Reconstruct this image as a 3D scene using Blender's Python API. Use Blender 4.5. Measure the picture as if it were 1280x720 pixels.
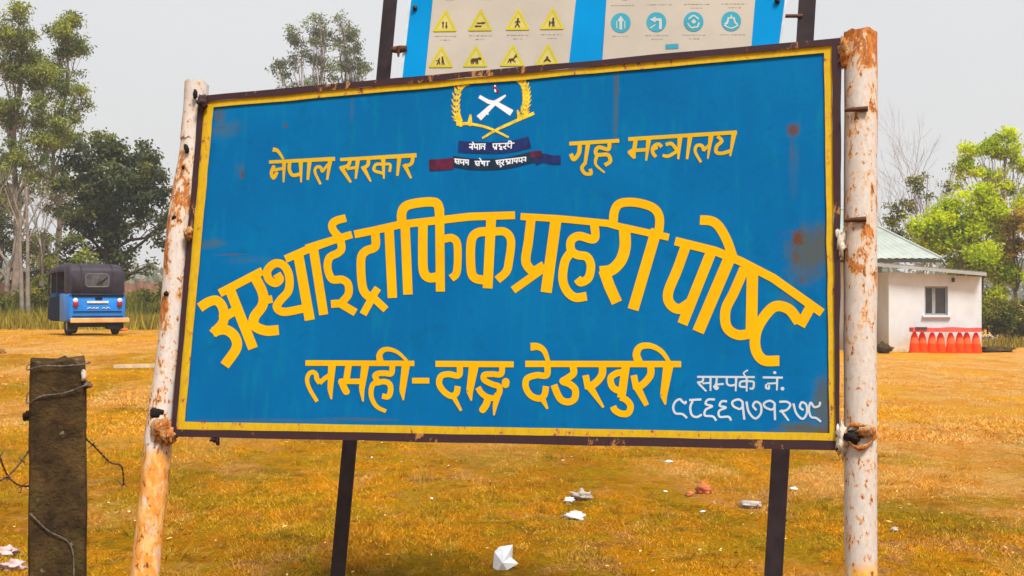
import bpy, bmesh, math, random
import numpy as np
from mathutils import Vector, Matrix, noise
R = math.radians
for o in list(bpy.data.objects): bpy.data.objects.remove(o)
S = bpy.context.scene
COL = S.collection
# ------------------------------------------------------------------ camera, world, sun, exposure
FPX, HOR, CAMZ = 1600.0, 372.0, 1.6
PITCH = math.atan((HOR - 360) / FPX)
cd = bpy.data.cameras.new('camera'); cam = bpy.data.objects.new('camera', cd); COL.objects.link(cam)
cd.sensor_width = 36; cd.lens = FPX / 1280 * 36; cd.clip_start = .05; cd.clip_end = 6000
cam.location = (0, 0, CAMZ); cam.rotation_euler = (R(90) + PITCH, 0, 0)
S.camera = cam
SUN_EL, SUN_AZ = 58, 28          # sun behind the camera, a little to its right (azimuth from -Y towards +X)
W = bpy.data.worlds.new('World'); S.world = W; W.use_nodes = True
nt = W.node_tree; nt.nodes.clear()
wo = nt.nodes.new('ShaderNodeOutputWorld'); bg = nt.nodes.new('ShaderNodeBackground')
sky = nt.nodes.new('ShaderNodeTexSky'); sky.sky_type = 'NISHITA'; sky.sun_disc = False
sky.sun_elevation = R(SUN_EL); sky.sun_rotation = R(180 - SUN_AZ)
sky.air_density = 1.2; sky.dust_density = 6; sky.ozone_density = 1
mx = nt.nodes.new('ShaderNodeMix'); mx.data_type = 'RGBA'
mx.inputs[0].default_value = .93        # overcast haze: nearly all cloud veil, a little blue behind
mx.inputs[7].default_value = (5.55, 5.55, 5.62, 1)
nt.links.new(sky.outputs[0], mx.inputs[6])
wn = nt.nodes.new('ShaderNodeTexNoise'); wn.inputs['Scale'].default_value = 1.6; wn.inputs['Detail'].default_value = 4; wn.inputs['Roughness'].default_value = .45
wm = nt.nodes.new('ShaderNodeMapping'); wm.inputs['Scale'].default_value = (1, 1, 2.5); wt = nt.nodes.new('ShaderNodeTexCoord')
nt.links.new(wt.outputs['Generated'], wm.inputs[0]); nt.links.new(wm.outputs[0], wn.inputs['Vector'])
wr = nt.nodes.new('ShaderNodeMapRange'); wr.inputs[1].default_value = .3; wr.inputs[2].default_value = .7; wr.inputs[3].default_value = .955; wr.inputs[4].default_value = 1.045
wv = nt.nodes.new('ShaderNodeVectorMath'); wv.operation = 'SCALE'      # faint tone in the cloud veil
nt.links.new(wn.outputs[0], wr.inputs[0]); nt.links.new(mx.outputs[2], wv.inputs[0]); nt.links.new(wr.outputs[0], wv.inputs['Scale'])
nt.links.new(wv.outputs[0], bg.inputs[0]); bg.inputs[1].default_value = .1
nt.links.new(bg.outputs[0], wo.inputs[0])
sl = bpy.data.lights.new('sun', 'SUN'); sl.energy = 4.0; sl.angle = R(16); sl.color = (1, .95, .86)
so = bpy.data.objects.new('sun', sl); COL.objects.link(so)
sd = Vector((math.sin(R(SUN_AZ)) * math.cos(R(SUN_EL)), -math.cos(R(SUN_AZ)) * math.cos(R(SUN_EL)), math.sin(R(SUN_EL))))
so.rotation_euler = sd.to_track_quat('Z', 'Y').to_euler(); so.location = (3, -5, 8)
S.view_settings.view_transform = 'Standard'; S.view_settings.look = 'None'
S.view_settings.exposure = .50; S.view_settings.gamma = 1
S.render.engine = 'CYCLES'
rng = random.Random(7); nr = np.random.default_rng(11)

# ------------------------------------------------------------------ camera rays, board plane
CF = np.array([0, math.cos(PITCH), math.sin(PITCH)]); CR = np.array([1., 0, 0]); CU = np.array([0, -math.sin(PITCH), math.cos(PITCH)])
C0 = np.array([0, 0, CAMZ])
def ray(px, py):
    px = np.asarray(px, float)[..., None]; py = np.asarray(py, float)[..., None]
    return CF * FPX + CR * (px - 640) + CU * (360 - py)
def P(px, py, Y):                       # the point at depth Y seen at that spot of the picture
    r = ray(px, py); return C0 + r * (Y / r[..., 1:2])
def unit(v): return v / np.linalg.norm(v)
def _line(p, q): return np.cross([*p, 1], [*q, 1])
_q = [(249, 120), (1052, 47), (1049, 563), (213, 546)]
_v1 = np.cross(_line(_q[0], _q[1]), _line(_q[3], _q[2])); _v1 = _v1[:2] / _v1[2]
_v2 = np.cross(_line(_q[0], _q[3]), _line(_q[1], _q[2])); _v2 = _v2[:2] / _v2[2]
BU = unit(-ray(*_v1)); BV = unit(ray(*_v2)); BN = unit(np.cross(BU, BV)); BV = np.cross(BN, BU)
BC = P(640, 330, 4.8)
def on(px, py, n=0.0, back=0.0):        # a point on the board's own plane (n metres in front of it)
    c = BC + BN * (n - back); r = ray(px, py)
    t = ((c - C0) @ BN) / (r @ BN)
    return C0 + r * t[..., None]

# ------------------------------------------------------------------ materials
class NB:
    def __init__(s, name):
        s.m = bpy.data.materials.new(name); s.m.use_nodes = True; s.t = s.m.node_tree; s.t.nodes.clear()
        s.out = s.n('ShaderNodeOutputMaterial'); s.b = s.n('ShaderNodeBsdfPrincipled'); s.l(s.b.outputs[0], s.out.inputs[0])
    def n(s, k, **kw):
        x = s.t.nodes.new(k)
        for a, v in kw.items(): setattr(x, a, v)
        return x
    def l(s, a, b): s.t.links.new(a, b)
    def set(s, sock, v):
        if isinstance(v, (int, float)): sock.default_value = v
        elif isinstance(v, (tuple, list)): sock.default_value = (*v, 1) if len(v) == 3 and sock.type == 'RGBA' else v
        else: s.l(v, sock)
    def co(s, kind='Object', scale=(1, 1, 1), loc=(0, 0, 0)):
        if kind == 'Position': c = s.n('ShaderNodeNewGeometry').outputs['Position']
        else: c = s.n('ShaderNodeTexCoord').outputs[kind]
        mp = s.n('ShaderNodeMapping'); s.l(c, mp.inputs[0]); mp.inputs['Scale'].default_value = scale; mp.inputs['Location'].default_value = loc
        return mp.outputs[0]
    def noise(s, co, sc=5, det=4, rough=.6, dist=0):
        x = s.n('ShaderNodeTexNoise'); s.l(co, x.inputs['Vector']); x.inputs['Scale'].default_value = sc
        x.inputs['Detail'].default_value = det; x.inputs['Roughness'].default_value = rough; x.inputs['Distortion'].default_value = dist
        return x.outputs[0]
    def ramp(s, v, lo, hi, a=0., b=1.):
        x = s.n('ShaderNodeMapRange'); x.interpolation_type = 'SMOOTHSTEP'; s.l(v, x.inputs[0])
        for i, q in enumerate((lo, hi, a, b)): x.inputs[i + 1].default_value = q
        return x.outputs[0]
    def math(s, op, a, b=0.):
        x = s.n('ShaderNodeMath', operation=op); s.set(x.inputs[0], a); s.set(x.inputs[1], b); return x.outputs[0]
    def mix(s, f, a, b, mode='MIX'):
        x = s.n('ShaderNodeMix', data_type='RGBA', blend_type=mode); s.set(x.inputs[0], f); s.set(x.inputs[6], a); s.set(x.inputs[7], b); return x.outputs[2]
    def bump(s, h, strength=.3, dist=.01):
        x = s.n('ShaderNodeBump'); s.l(h, x.inputs['Height']); x.inputs['Strength'].default_value = strength; x.inputs['Distance'].default_value = dist
        s.l(x.outputs[0], s.b.inputs['Normal'])
    def fin(s, col=None, rough=.6, metal=0., spec=.3):
        if col is not None: s.set(s.b.inputs['Base Color'], col)
        s.set(s.b.inputs['Roughness'], rough); s.b.inputs['Metallic'].default_value = metal
        s.b.inputs['Specular IOR Level'].default_value = spec
        return s.m
def plain(name, col, rough=.6, var=.18, sc=6, bump=0., spec=.3, metal=0.):
    m = NB(name); c = m.co(); f = m.noise(c, sc, 5, .65)
    dark = tuple(x * (1 - var) for x in col); lite = tuple(min(1, x * (1 + var)) for x in col)
    if bump: m.bump(m.noise(c, sc * 4, 5), .5, bump)
    return m.fin(m.mix(m.ramp(f, .3, .7), dark, lite), rough, metal, spec)

def spots(m, uv, lst):                  # stains with a place and size of their own, ragged by noise
    acc = None
    nz = m.math('ADD', m.math('MULTIPLY', m.noise(uv, 16, 8, .8), .6), m.math('MULTIPLY', m.noise(uv, 90, 4, .8), .4))
    for (u, v, ru, rv, k) in lst:
        mp = m.n('ShaderNodeMapping'); m.l(uv, mp.inputs[0])
        mp.inputs['Location'].default_value = (-u / ru, -v / rv, 0); mp.inputs['Scale'].default_value = (1 / ru, 1 / rv, 1)
        ln = m.n('ShaderNodeVectorMath', operation='LENGTH'); m.l(mp.outputs[0], ln.inputs[0])
        d = m.math('ADD', ln.outputs['Value'], m.math('MULTIPLY', m.math('SUBTRACT', nz, .5), 3.2))
        f = m.ramp(d, 1.15, .35, 0, k)
        acc = f if acc is None else m.math('MAXIMUM', acc, f)
    return acc
def bd_uv(px, py):
    q = on(px, py) - BC; return float(q @ BU), float(q @ BV)
def uvs(px, py, rx, ry, k): u, v = bd_uv(px, py); return (u, v, rx * .0031, ry * .0031, k)

def mat_panel():
    m = NB('board_blue_enamel'); uv = m.n('ShaderNodeUVMap').outputs[0]
    st = m.n('ShaderNodeMapping'); m.l(uv, st.inputs[0]); st.inputs['Scale'].default_value = (7, 1.1, 1)
    drip = m.noise(st.outputs[0], 3, 5, .7); blot = m.noise(uv, 2.2, 5, .6)
    base = m.mix(m.ramp(blot, .3, .7), (.0, .105, .31), (.0, .132, .355))
    base = m.mix(m.ramp(drip, .50, .70, 0, .6), base, (.002, .165, .31))
    base = m.mix(m.ramp(m.noise(uv, 9, 7, .8, .5), .50, .68, 0, .5), base, (.0, .085, .205))
    fade = spots(m, uv, [uvs(440, 138, 4, 22, .3), uvs(992, 205, 7, 42, .22), uvs(285, 162, 30, 14, .35), uvs(262, 305, 30, 8, .5), uvs(770, 130, 4, 60, .55), uvs(340, 525, 120, 3, .3), uvs(300, 212, 9, 12, .3), uvs(985, 372, 14, 10, .25), uvs(310, 325, 40, 6, .2)])
    base = m.mix(fade, base, (.07, .105, .085))
    grime = spots(m, uv, [uvs(1016, 312, 34, 34, .8), uvs(1004, 335, 22, 26, .5), uvs(1030, 505, 16, 40, .7), uvs(1012, 537, 40, 10, .8), uvs(232, 500, 6, 40, .3), uvs(790, 540, 200, 3, .35), uvs(450, 524, 60, 2.5, .5), uvs(276, 146, 10, 16, .4)])
    base = m.mix(grime, base, (.085, .080, .040))
    rust = spots(m, uv, [uvs(991, 163, 9, 9, .85), uvs(997, 298, 8, 12, .9), uvs(770, 108, 2.5, 18, .45), uvs(272, 148, 4, 14, .4), uvs(275, 160, 14, 2, .5), uvs(303, 218, 2.5, 8, .9), uvs(357, 157, 3.5, 3, .9), uvs(1003, 350, 3, 4, .5), uvs(290, 318, 30, 1.6, .5), uvs(1030, 545, 16, 10, .8), uvs(250, 527, 14, 3, .6), uvs(990, 185, 3, 14, .25), uvs(995, 320, 4, 12, .4)])
    base = m.mix(rust, base, (.115, .045, .014))
    pit = m.ramp(m.noise(uv, 60, 3, .7), .73, .8, 0, .8); base = m.mix(pit, base, (.02, .04, .07))
    m.bump(m.noise(uv, 40, 6, .6), .12, .004)
    return m.fin(base, m.ramp(drip, .3, .7, .5, .7), 0, .04)

def mat_rusty(name, paint, rustamt, scale=9, bump=.003, low=None, zlow=0., top=None):
    m = NB(name); c = m.co(scale=(1, 1, .45)); f = m.noise(c, scale * 2.4, 7, .72, .4); g = m.noise(c, scale * 9, 4, .7); big = m.noise(c, scale * .5, 3, .5)
    col = m.mix(m.ramp(g, .35, .65), tuple(x * .86 for x in paint), paint)
    if low:
        sp = m.n('ShaderNodeSeparateXYZ'); m.l(m.n('ShaderNodeTexCoord').outputs['Object'], sp.inputs[0])
        z = m.math('ADD', sp.outputs[2], m.math('MULTIPLY', m.math('SUBTRACT', big, .5), low[1]))
        col = m.mix(m.ramp(z, zlow + .03, zlow - .03), col, m.mix(m.ramp(f, .40, .58), m.mix(m.ramp(m.noise(m.co(scale=(1, 1, .3)), scale * 3, 6, .8), .52, .60), low[0], (.60, .52, .45)), low[2]))
    mask = m.math('ADD', f, m.math('MULTIPLY', m.math('SUBTRACT', big, .5), .55))
    if top:
        sp2 = m.n('ShaderNodeSeparateXYZ'); m.l(m.n('ShaderNodeTexCoord').outputs['Object'], sp2.inputs[0])
        mask = m.math('ADD', mask, m.ramp(sp2.outputs[2], top - .14, top, 0, .13))
    stain = m.ramp(mask, rustamt - .05, rustamt + .02, 0, .65); hard = m.ramp(mask, rustamt + .01, rustamt + .05)
    col = m.mix(stain, col, (.62, .30, .07))
    col = m.mix(hard, col, m.mix(m.ramp(g, .4, .6), (.27, .075, .014), (.50, .17, .03)))
    if paint[0] > .3:                    # fine specks where the paint has blistered
        fs_ = m.noise(m.co(scale=(1, 1, .6)), scale * 7, 3, .6); fm = m.math('ADD', fs_, m.math('MULTIPLY', m.math('SUBTRACT', f, .5), .35))
        col = m.mix(m.ramp(fm, .565, .63, 0, .75), col, (.52, .21, .04)); col = m.mix(m.ramp(fm, .64, .68, 0, .9), col, (.16, .05, .02))
    m.bump(m.math('ADD', m.math('MULTIPLY', hard, -.6), m.math('MULTIPLY', g, .5)), .7, bump)
    return m.fin(col, .7, 0, .25)

M = {}
M['panel'] = mat_panel()
M['letter'] = None
def mat_paintletters(name, col, wear=(.11, .08, .02)):
    m = NB(name); c = m.co(); f = m.noise(c, 30, 6, .7)
    a = m.mix(m.ramp(m.noise(c, 5, 3), .3, .7), tuple(x * .88 for x in col), col)
    return m.fin(m.mix(m.ramp(f, .68, .78, 0, .6), a, wear), .6, 0, .08)
M['letter'] = mat_paintletters('yellow_lettering_paint', (.76, .40, .0))
M['letter2'] = mat_paintletters('thin_yellow_lettering_paint', (.62, .38, .01))
M['white_letter'] = mat_paintletters('white_lettering_paint', (.50, .58, .66), (.2, .35, .5))
M['border'] = mat_rusty('yellow_border_paint', (.60, .37, .002), .70, 6, .001)
M['frame'] = mat_rusty('dark_rusted_angle_iron', (.040, .015, .020), .645, 8, .002)
M['wreath'] = plain('emblem_gold_paint', (.66, .46, .02), .5, .3, 40)
M['emb_white'] = plain('emblem_white_paint', (.66, .70, .78), .5, .1, 40)
M['emb_red'] = plain('emblem_red_paint', (.18, .01, .06), .5, .3, 40)
M['navy'] = plain('ribbon_navy_paint', (.004, .014, .10), .5, .4, 30)
M['dteal'] = plain('ribbon_dark_teal_paint', (.003, .016, .045), .5, .4, 30)
M['maroon'] = plain('ribbon_maroon_paint', (.075, .004, .028), .5, .5, 30)
M['lump'] = mat_rusty('weld_lump_rust', (.40, .25, .14), .44, 14, .006)
M['chalk'] = plain('flaking_white_putty', (.62, .54, .46), .8, .35, 40, .006)
M['rod'] = plain('rusted_rod', (.085, .03, .016), .75, .5, 40, .002)
M['postL'] = mat_rusty('left_post_peeling_paint', (.60, .54, .50), .545, 8, .004, ((.70, .44, .16), .25, (.66, .24, .02)), .98, None)
M['postR'] = mat_rusty('right_post_peeling_paint', (.55, .485, .44), .575, 8, .003, ((.75, .40, .04), .02, (.62, .30, .04)), .722, 2.46)
M['hole'] = plain('dark_hollow', (.012, .008, .006), .9)
M['bpost'] = plain('back_post_dark_iron', (.022, .012, .016), .55, .4, 12, .001)
M['bpanel'] = plain('back_board_sky_blue', (.0, .245, .60), .6, .08, 2, 0, .05)
M['poster'] = plain('poster_paper', (.47, .425, .365), .6, .07, 3)
M['bedge'] = plain('back_board_pale_edge', (.55, .62, .66), .5)
M['pr_yel'] = plain('print_yellow', (.52, .46, .02), .5, .08)
M['pr_yel2'] = plain('print_pale_yellow', (.56, .48, .14), .5, .08)
M['pr_dark'] = plain('print_dark_brown', (.06, .035, .02), .5)
M['pr_blue'] = plain('print_cyan', (.04, .32, .45), .5, .1)
M['pr_grey'] = plain('print_grey', (.36, .32, .28), .5)
M['pr_pale'] = plain('print_pale', (.48, .52, .50), .5)
M['conc'] = None
def mat_conc():
    m = NB('weathered_dark_concrete'); c = m.co(); a = m.noise(c, 7, 6, .7); b = m.noise(c, 60, 5, .7)
    col = m.mix(m.ramp(a, .35, .65), (.030, .019, .011), (.095, .058, .022))
    col = m.mix(m.ramp(m.noise(m.co(loc=(3, 1, 2)), 5, 5, .7), .50, .70, 0, .7), col, (.07, .072, .015))
    col = m.mix(m.ramp(b, .60, .75, 0, .6), col, (.17, .12, .075))
    sp = m.ramp(m.noise(m.co(loc=(7, 3, 1)), 34, 4, .6), .66, .72, 0, .85); col = m.mix(sp, col, (.20, .17, .12))
    m.bump(m.math('ADD', b, m.math('MULTIPLY', a, 2.)), 1., .008); return m.fin(col, .92, 0, .1)
M['conc'] = mat_conc()
M['wire'] = plain('dull_galvanised_wire', (.12, .105, .09), .6, .5, 50)
M['wire_rust'] = plain('rusty_barbed_wire', (.10, .055, .03), .8, .4, 50)

def groundcol(m):
    c = m.co('Position'); N = lambda sc, k, sy=.6, d=6, ro=.7, di=.4: m.noise(m.co('Position', (1, sy, 1), (k, k * 1.7, 0)), sc, d, ro, di)
    a = N(.5, 3); b = N(1.9, 9); f = m.noise(c, 24, 6, .75); s3 = N(5.5, 33, .7, 5, .75)
    sp = m.n('ShaderNodeSeparateXYZ'); m.l(c, sp.inputs[0]); y = sp.outputs[1]; x = sp.outputs[0]
    near = m.ramp(y, 22, 9); far = m.ramp(y, 9, 20)
    right = m.ramp(m.math('SUBTRACT', x, m.math('MULTIPLY', y, .12)), -.5, 3.)
    col = m.mix(m.ramp(a, .40, .60), (.48, .20, .008), (.70, .29, .006))
    col = m.mix(m.ramp(b, .47, .60, 0, .75), col, (.43, .275, .006))                                     # straw-olive
    pk = m.math('ADD', N(1.1, 71), m.math('MULTIPLY', m.math('SUBTRACT', s3, .5), .5))
    col = m.mix(m.ramp(pk, .53, .64, 0, .75), col, (.62, .30, .11))                                    # pinkish bare soil
    gr = m.math('ADD', N(.9, 31), m.math('MULTIPLY', m.math('SUBTRACT', s3, .5), .6))
    col = m.mix(m.math('MULTIPLY', m.ramp(gr, .51, .64, 0, .7), m.ramp(y, 36, 12, .15, 1)), col, (.27, .205, .004))   # living grass
    dk = m.math('ADD', N(3.2, 21), m.math('MULTIPLY', m.math('SUBTRACT', s3, .5), .7))
    col = m.mix(m.math('MULTIPLY', m.ramp(dk, .52, .68, 0, .7), m.ramp(y, 30, 9, .25, 1)), col, (.21, .095, .010))
    lt = m.math('ADD', N(4.2, 57), m.math('MULTIPLY', m.math('SUBTRACT', s3, .5), .5))
    col = m.mix(m.ramp(lt, .53, .68, 0, .6), col, (.80, .43, .06))
    bare = m.math('ADD', m.math('MULTIPLY', m.math('ADD', far, right), .15), N(.4, 5))
    col = m.mix(m.ramp(bare, .56, .70, 0, .85), col, m.mix(m.ramp(b, .42, .58), (.80, .34, .06), (.88, .48, .15)))
    col = m.mix(m.math('MULTIPLY', m.ramp(N(.8, 91, .35), .53, .60, 0, .6), far), col, (.82, .50, .19))     # pale dusty streaks
    col = m.mix(m.math('MULTIPLY', m.ramp(N(.28, 15, .5), .48, .60, 0, .8), far), col, (.86, .39, .004))     # yellow turned patches
    return col, f, c
def mat_ground():
    m = NB('dry_field_ground'); col, f, c = groundcol(m)
    col = m.mix(m.ramp(f, .36, .60, .5, 0), col, (.24, .105, .010)); col = m.mix(m.ramp(f, .58, .72, 0, .6), col, (.72, .40, .10))
    k = m.noise(m.co('Position', (1, .8, 1), (5, 5, 5)), 7, 6, .8); col = m.mix(m.ramp(k, .57, .68, 0, .75), col, (.16, .07, .010))
    m.bump(m.math('ADD', f, m.noise(c, 4, 5, .7)), 1., .09); return m.fin(col, .95, 0, .0)
M['ground'] = mat_ground()
def mat_grass(dark=False):
    m = NB('short_dry_grass'); col, f, c = groundcol(m)
    at = m.n('ShaderNodeAttribute', attribute_name='tint').outputs['Fac']
    d = m.mix(m.ramp(at, 0, .45, .6, 0), col, (.24, .16, .008)); d = m.mix(m.ramp(at, .6, 1, 0, .5), d, (.80, .47, .07))
    return m.fin(m.mix(.55, d, (.14, .12, .004)) if dark else d, .9, 0, .0)
M['tuft'] = mat_grass(True)
M['grass'] = mat_grass()
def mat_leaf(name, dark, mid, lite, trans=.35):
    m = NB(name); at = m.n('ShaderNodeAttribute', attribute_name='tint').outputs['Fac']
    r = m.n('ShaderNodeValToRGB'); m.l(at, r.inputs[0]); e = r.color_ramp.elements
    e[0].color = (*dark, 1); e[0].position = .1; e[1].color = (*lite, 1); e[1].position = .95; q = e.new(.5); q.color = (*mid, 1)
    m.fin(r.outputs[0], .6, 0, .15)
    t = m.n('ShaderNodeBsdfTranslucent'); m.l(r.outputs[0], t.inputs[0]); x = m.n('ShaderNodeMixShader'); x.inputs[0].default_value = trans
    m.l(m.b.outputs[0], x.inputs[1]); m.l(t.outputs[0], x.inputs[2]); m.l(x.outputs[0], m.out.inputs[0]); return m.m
M['leafL'] = mat_leaf('gum_tree_leaves', (.06, .085, .025), (.17, .205, .04), (.36, .40, .05))
M['leafD'] = mat_leaf('dark_tree_leaves', (.026, .040, .022), (.070, .090, .040), (.19, .21, .045), .35)
M['leafC'] = mat_leaf('misty_tree_leaves', (.075, .085, .07), (.14, .16, .10), (.25, .30, .11))
M['leafR'] = mat_leaf('fresh_green_leaves', (.22, .31, .0), (.52, .62, .0), (.80, .86, .0), .55)
M['leafO'] = mat_leaf('olive_bush_leaves', (.05, .055, .008), (.13, .15, .01), (.30, .26, .03))
M['leafY'] = mat_leaf('yellowing_leaves', (.18, .12, .01), (.40, .28, .01), (.60, .45, .05), .4)
M['drygrass'] = mat_leaf('tall_dry_grass', (.14, .11, .012), (.32, .25, .02), (.50, .38, .05), .3)
M['bark'] = plain('pale_bark', (.21, .17, .14), .9, .4, 3)
M['barkD'] = plain('dark_bark', (.06, .042, .032), .9, .4, 3)
M['barkG'] = plain('grey_twigs', (.30, .25, .26), .9, .2, 3)
def mat_wall():
    m = NB('whitewashed_plaster'); c = m.co('Position'); a = m.noise(c, 1.4, 6, .65); b = m.noise(m.co('Position', (1, 1, .3), (2, 2, 2)), 2.5, 5, .7)
    sp = m.n('ShaderNodeSeparateXYZ'); m.l(c, sp.inputs[0])
    col = m.mix(m.ramp(a, .3, .7), (.54, .575, .61), (.63, .67, .71)); col = m.mix(m.ramp(b, .55, .72, 0, .35), col, (.58, .50, .42))
    z = m.math('ADD', sp.outputs[2], m.math('MULTIPLY', m.math('SUBTRACT', b, .5), 1.6)); col = m.mix(m.ramp(z, .7, -.1, 0, .75), col, (.50, .36, .18))
    return m.fin(col, .9, 0, .1)
M['wall'] = mat_wall()
M['roof'] = plain('pale_green_tin_sheet', (.33, .37, .345), .6, .12, 1.5)
M['roof2'] = plain('grey_tin_sheet', (.32, .34, .335), .6, .15, 1.5)
M['wframe'] = plain('grey_window_frame', (.25, .265, .27), .6)
M['glass'] = plain('dark_window_glass', (.030, .030, .036), .12, .3, 2, 0, .6)
M['darkw'] = plain('dark_timber', (.05, .04, .035), .8)
M['orange'] = plain('orange_cone_plastic', (.92, .062, .0), .6, .12, 5, 0, .06)
M['oranged'] = plain('faded_orange_band', (.88, .13, .04), .6, .12, 5, 0, .06)
M['redpl'] = plain('faded_red_plank', (.62, .085, .07), .8, .2, 4)
M['tblue'] = plain('rickshaw_blue_paint', (.0, .18, .66), .4, .12, 3, 0, .5)
M['tdblue'] = plain('rickshaw_dark_blue_side', (.001, .018, .055), .75, .3, 3, 0, .1, 3)
M['tblack'] = plain('black_canopy_vinyl', (.026, .020, .034), .6, .35, 5, .004)
M['tgrey'] = plain('window_surround_grey', (.12, .11, .12), .6)
M['tpane'] = plain('cloudy_plastic_pane', (.065, .06, .065), .3, .6, 5)
M['tred'] = plain('red_tail_lens', (.30, .01, .03), .3)
M['twhite'] = plain('white_reflector', (.62, .60, .58), .4)
M['tcream'] = plain('cream_orange_bumper', (.72, .36, .13), .5, .25, 3)
M['tyre'] = plain('rubber', (.015, .013, .012), .85)
M['trim'] = plain('steel_rim', (.30, .27, .25), .5)
M['tseat'] = plain('seat_vinyl', (.10, .03, .03), .6)
M['brick'] = plain('dull_red_brick_wall', (.21, .115, .09), .9, .35, 2)
M['cloth'] = plain('discarded_white_plastic', (.74, .76, .80), .6, .08, 9)
M['deadleaf'] = plain('dead_leaf_brown', (.24, .10, .025), .9, .4, 9)
M['straw'] = plain('straw_pale', (.72, .47, .20), .9, .3, 9)
M['stone'] = plain('pale_stone', (.42, .36, .32), .9, .3, 8, .01)
M['clay'] = plain('broken_clay', (.50, .15, .06), .9, .3, 8, .01)
M['slab'] = plain('pale_concrete_slab', (.55, .43, .30), .9, .2, 5, .01)
M['farwood'] = mat_leaf('far_wood_leaves', (.10, .12, .09), (.16, .19, .12), (.24, .26, .14), .2)

# ------------------------------------------------------------------ mesh helpers
def origin(o):
    w = Vector((0, 0, 0))
    while o: w += o.location; o = o.parent
    return w
def tag(o, label=None, cat=None, group=None, kind=None):
    for k, v in (('label', label), ('category', cat), ('group', group), ('kind', kind)):
        if v: o[k] = v
    return o
def thing(name, label, cat, loc, rz=0, group=None):
    o = bpy.data.objects.new(name, None); COL.objects.link(o); o.location = [float(x) for x in loc]; o.rotation_euler = (0, 0, rz)
    o.empty_display_size = .2; return tag(o, label, cat, group)
def link(name, me, mat, parent=None, local=False, loc=None):
    o = bpy.data.objects.new(name, me); COL.objects.link(o)
    if mat is not None and not me.materials: me.materials.append(mat)
    if parent is not None:
        o.parent = parent
        if not local: me.transform(Matrix.Translation(-origin(parent)))
    elif loc is not None:
        o.location = [float(x) for x in loc]; me.transform(Matrix.Translation(-Vector([float(x) for x in loc])))
    return o
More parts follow.
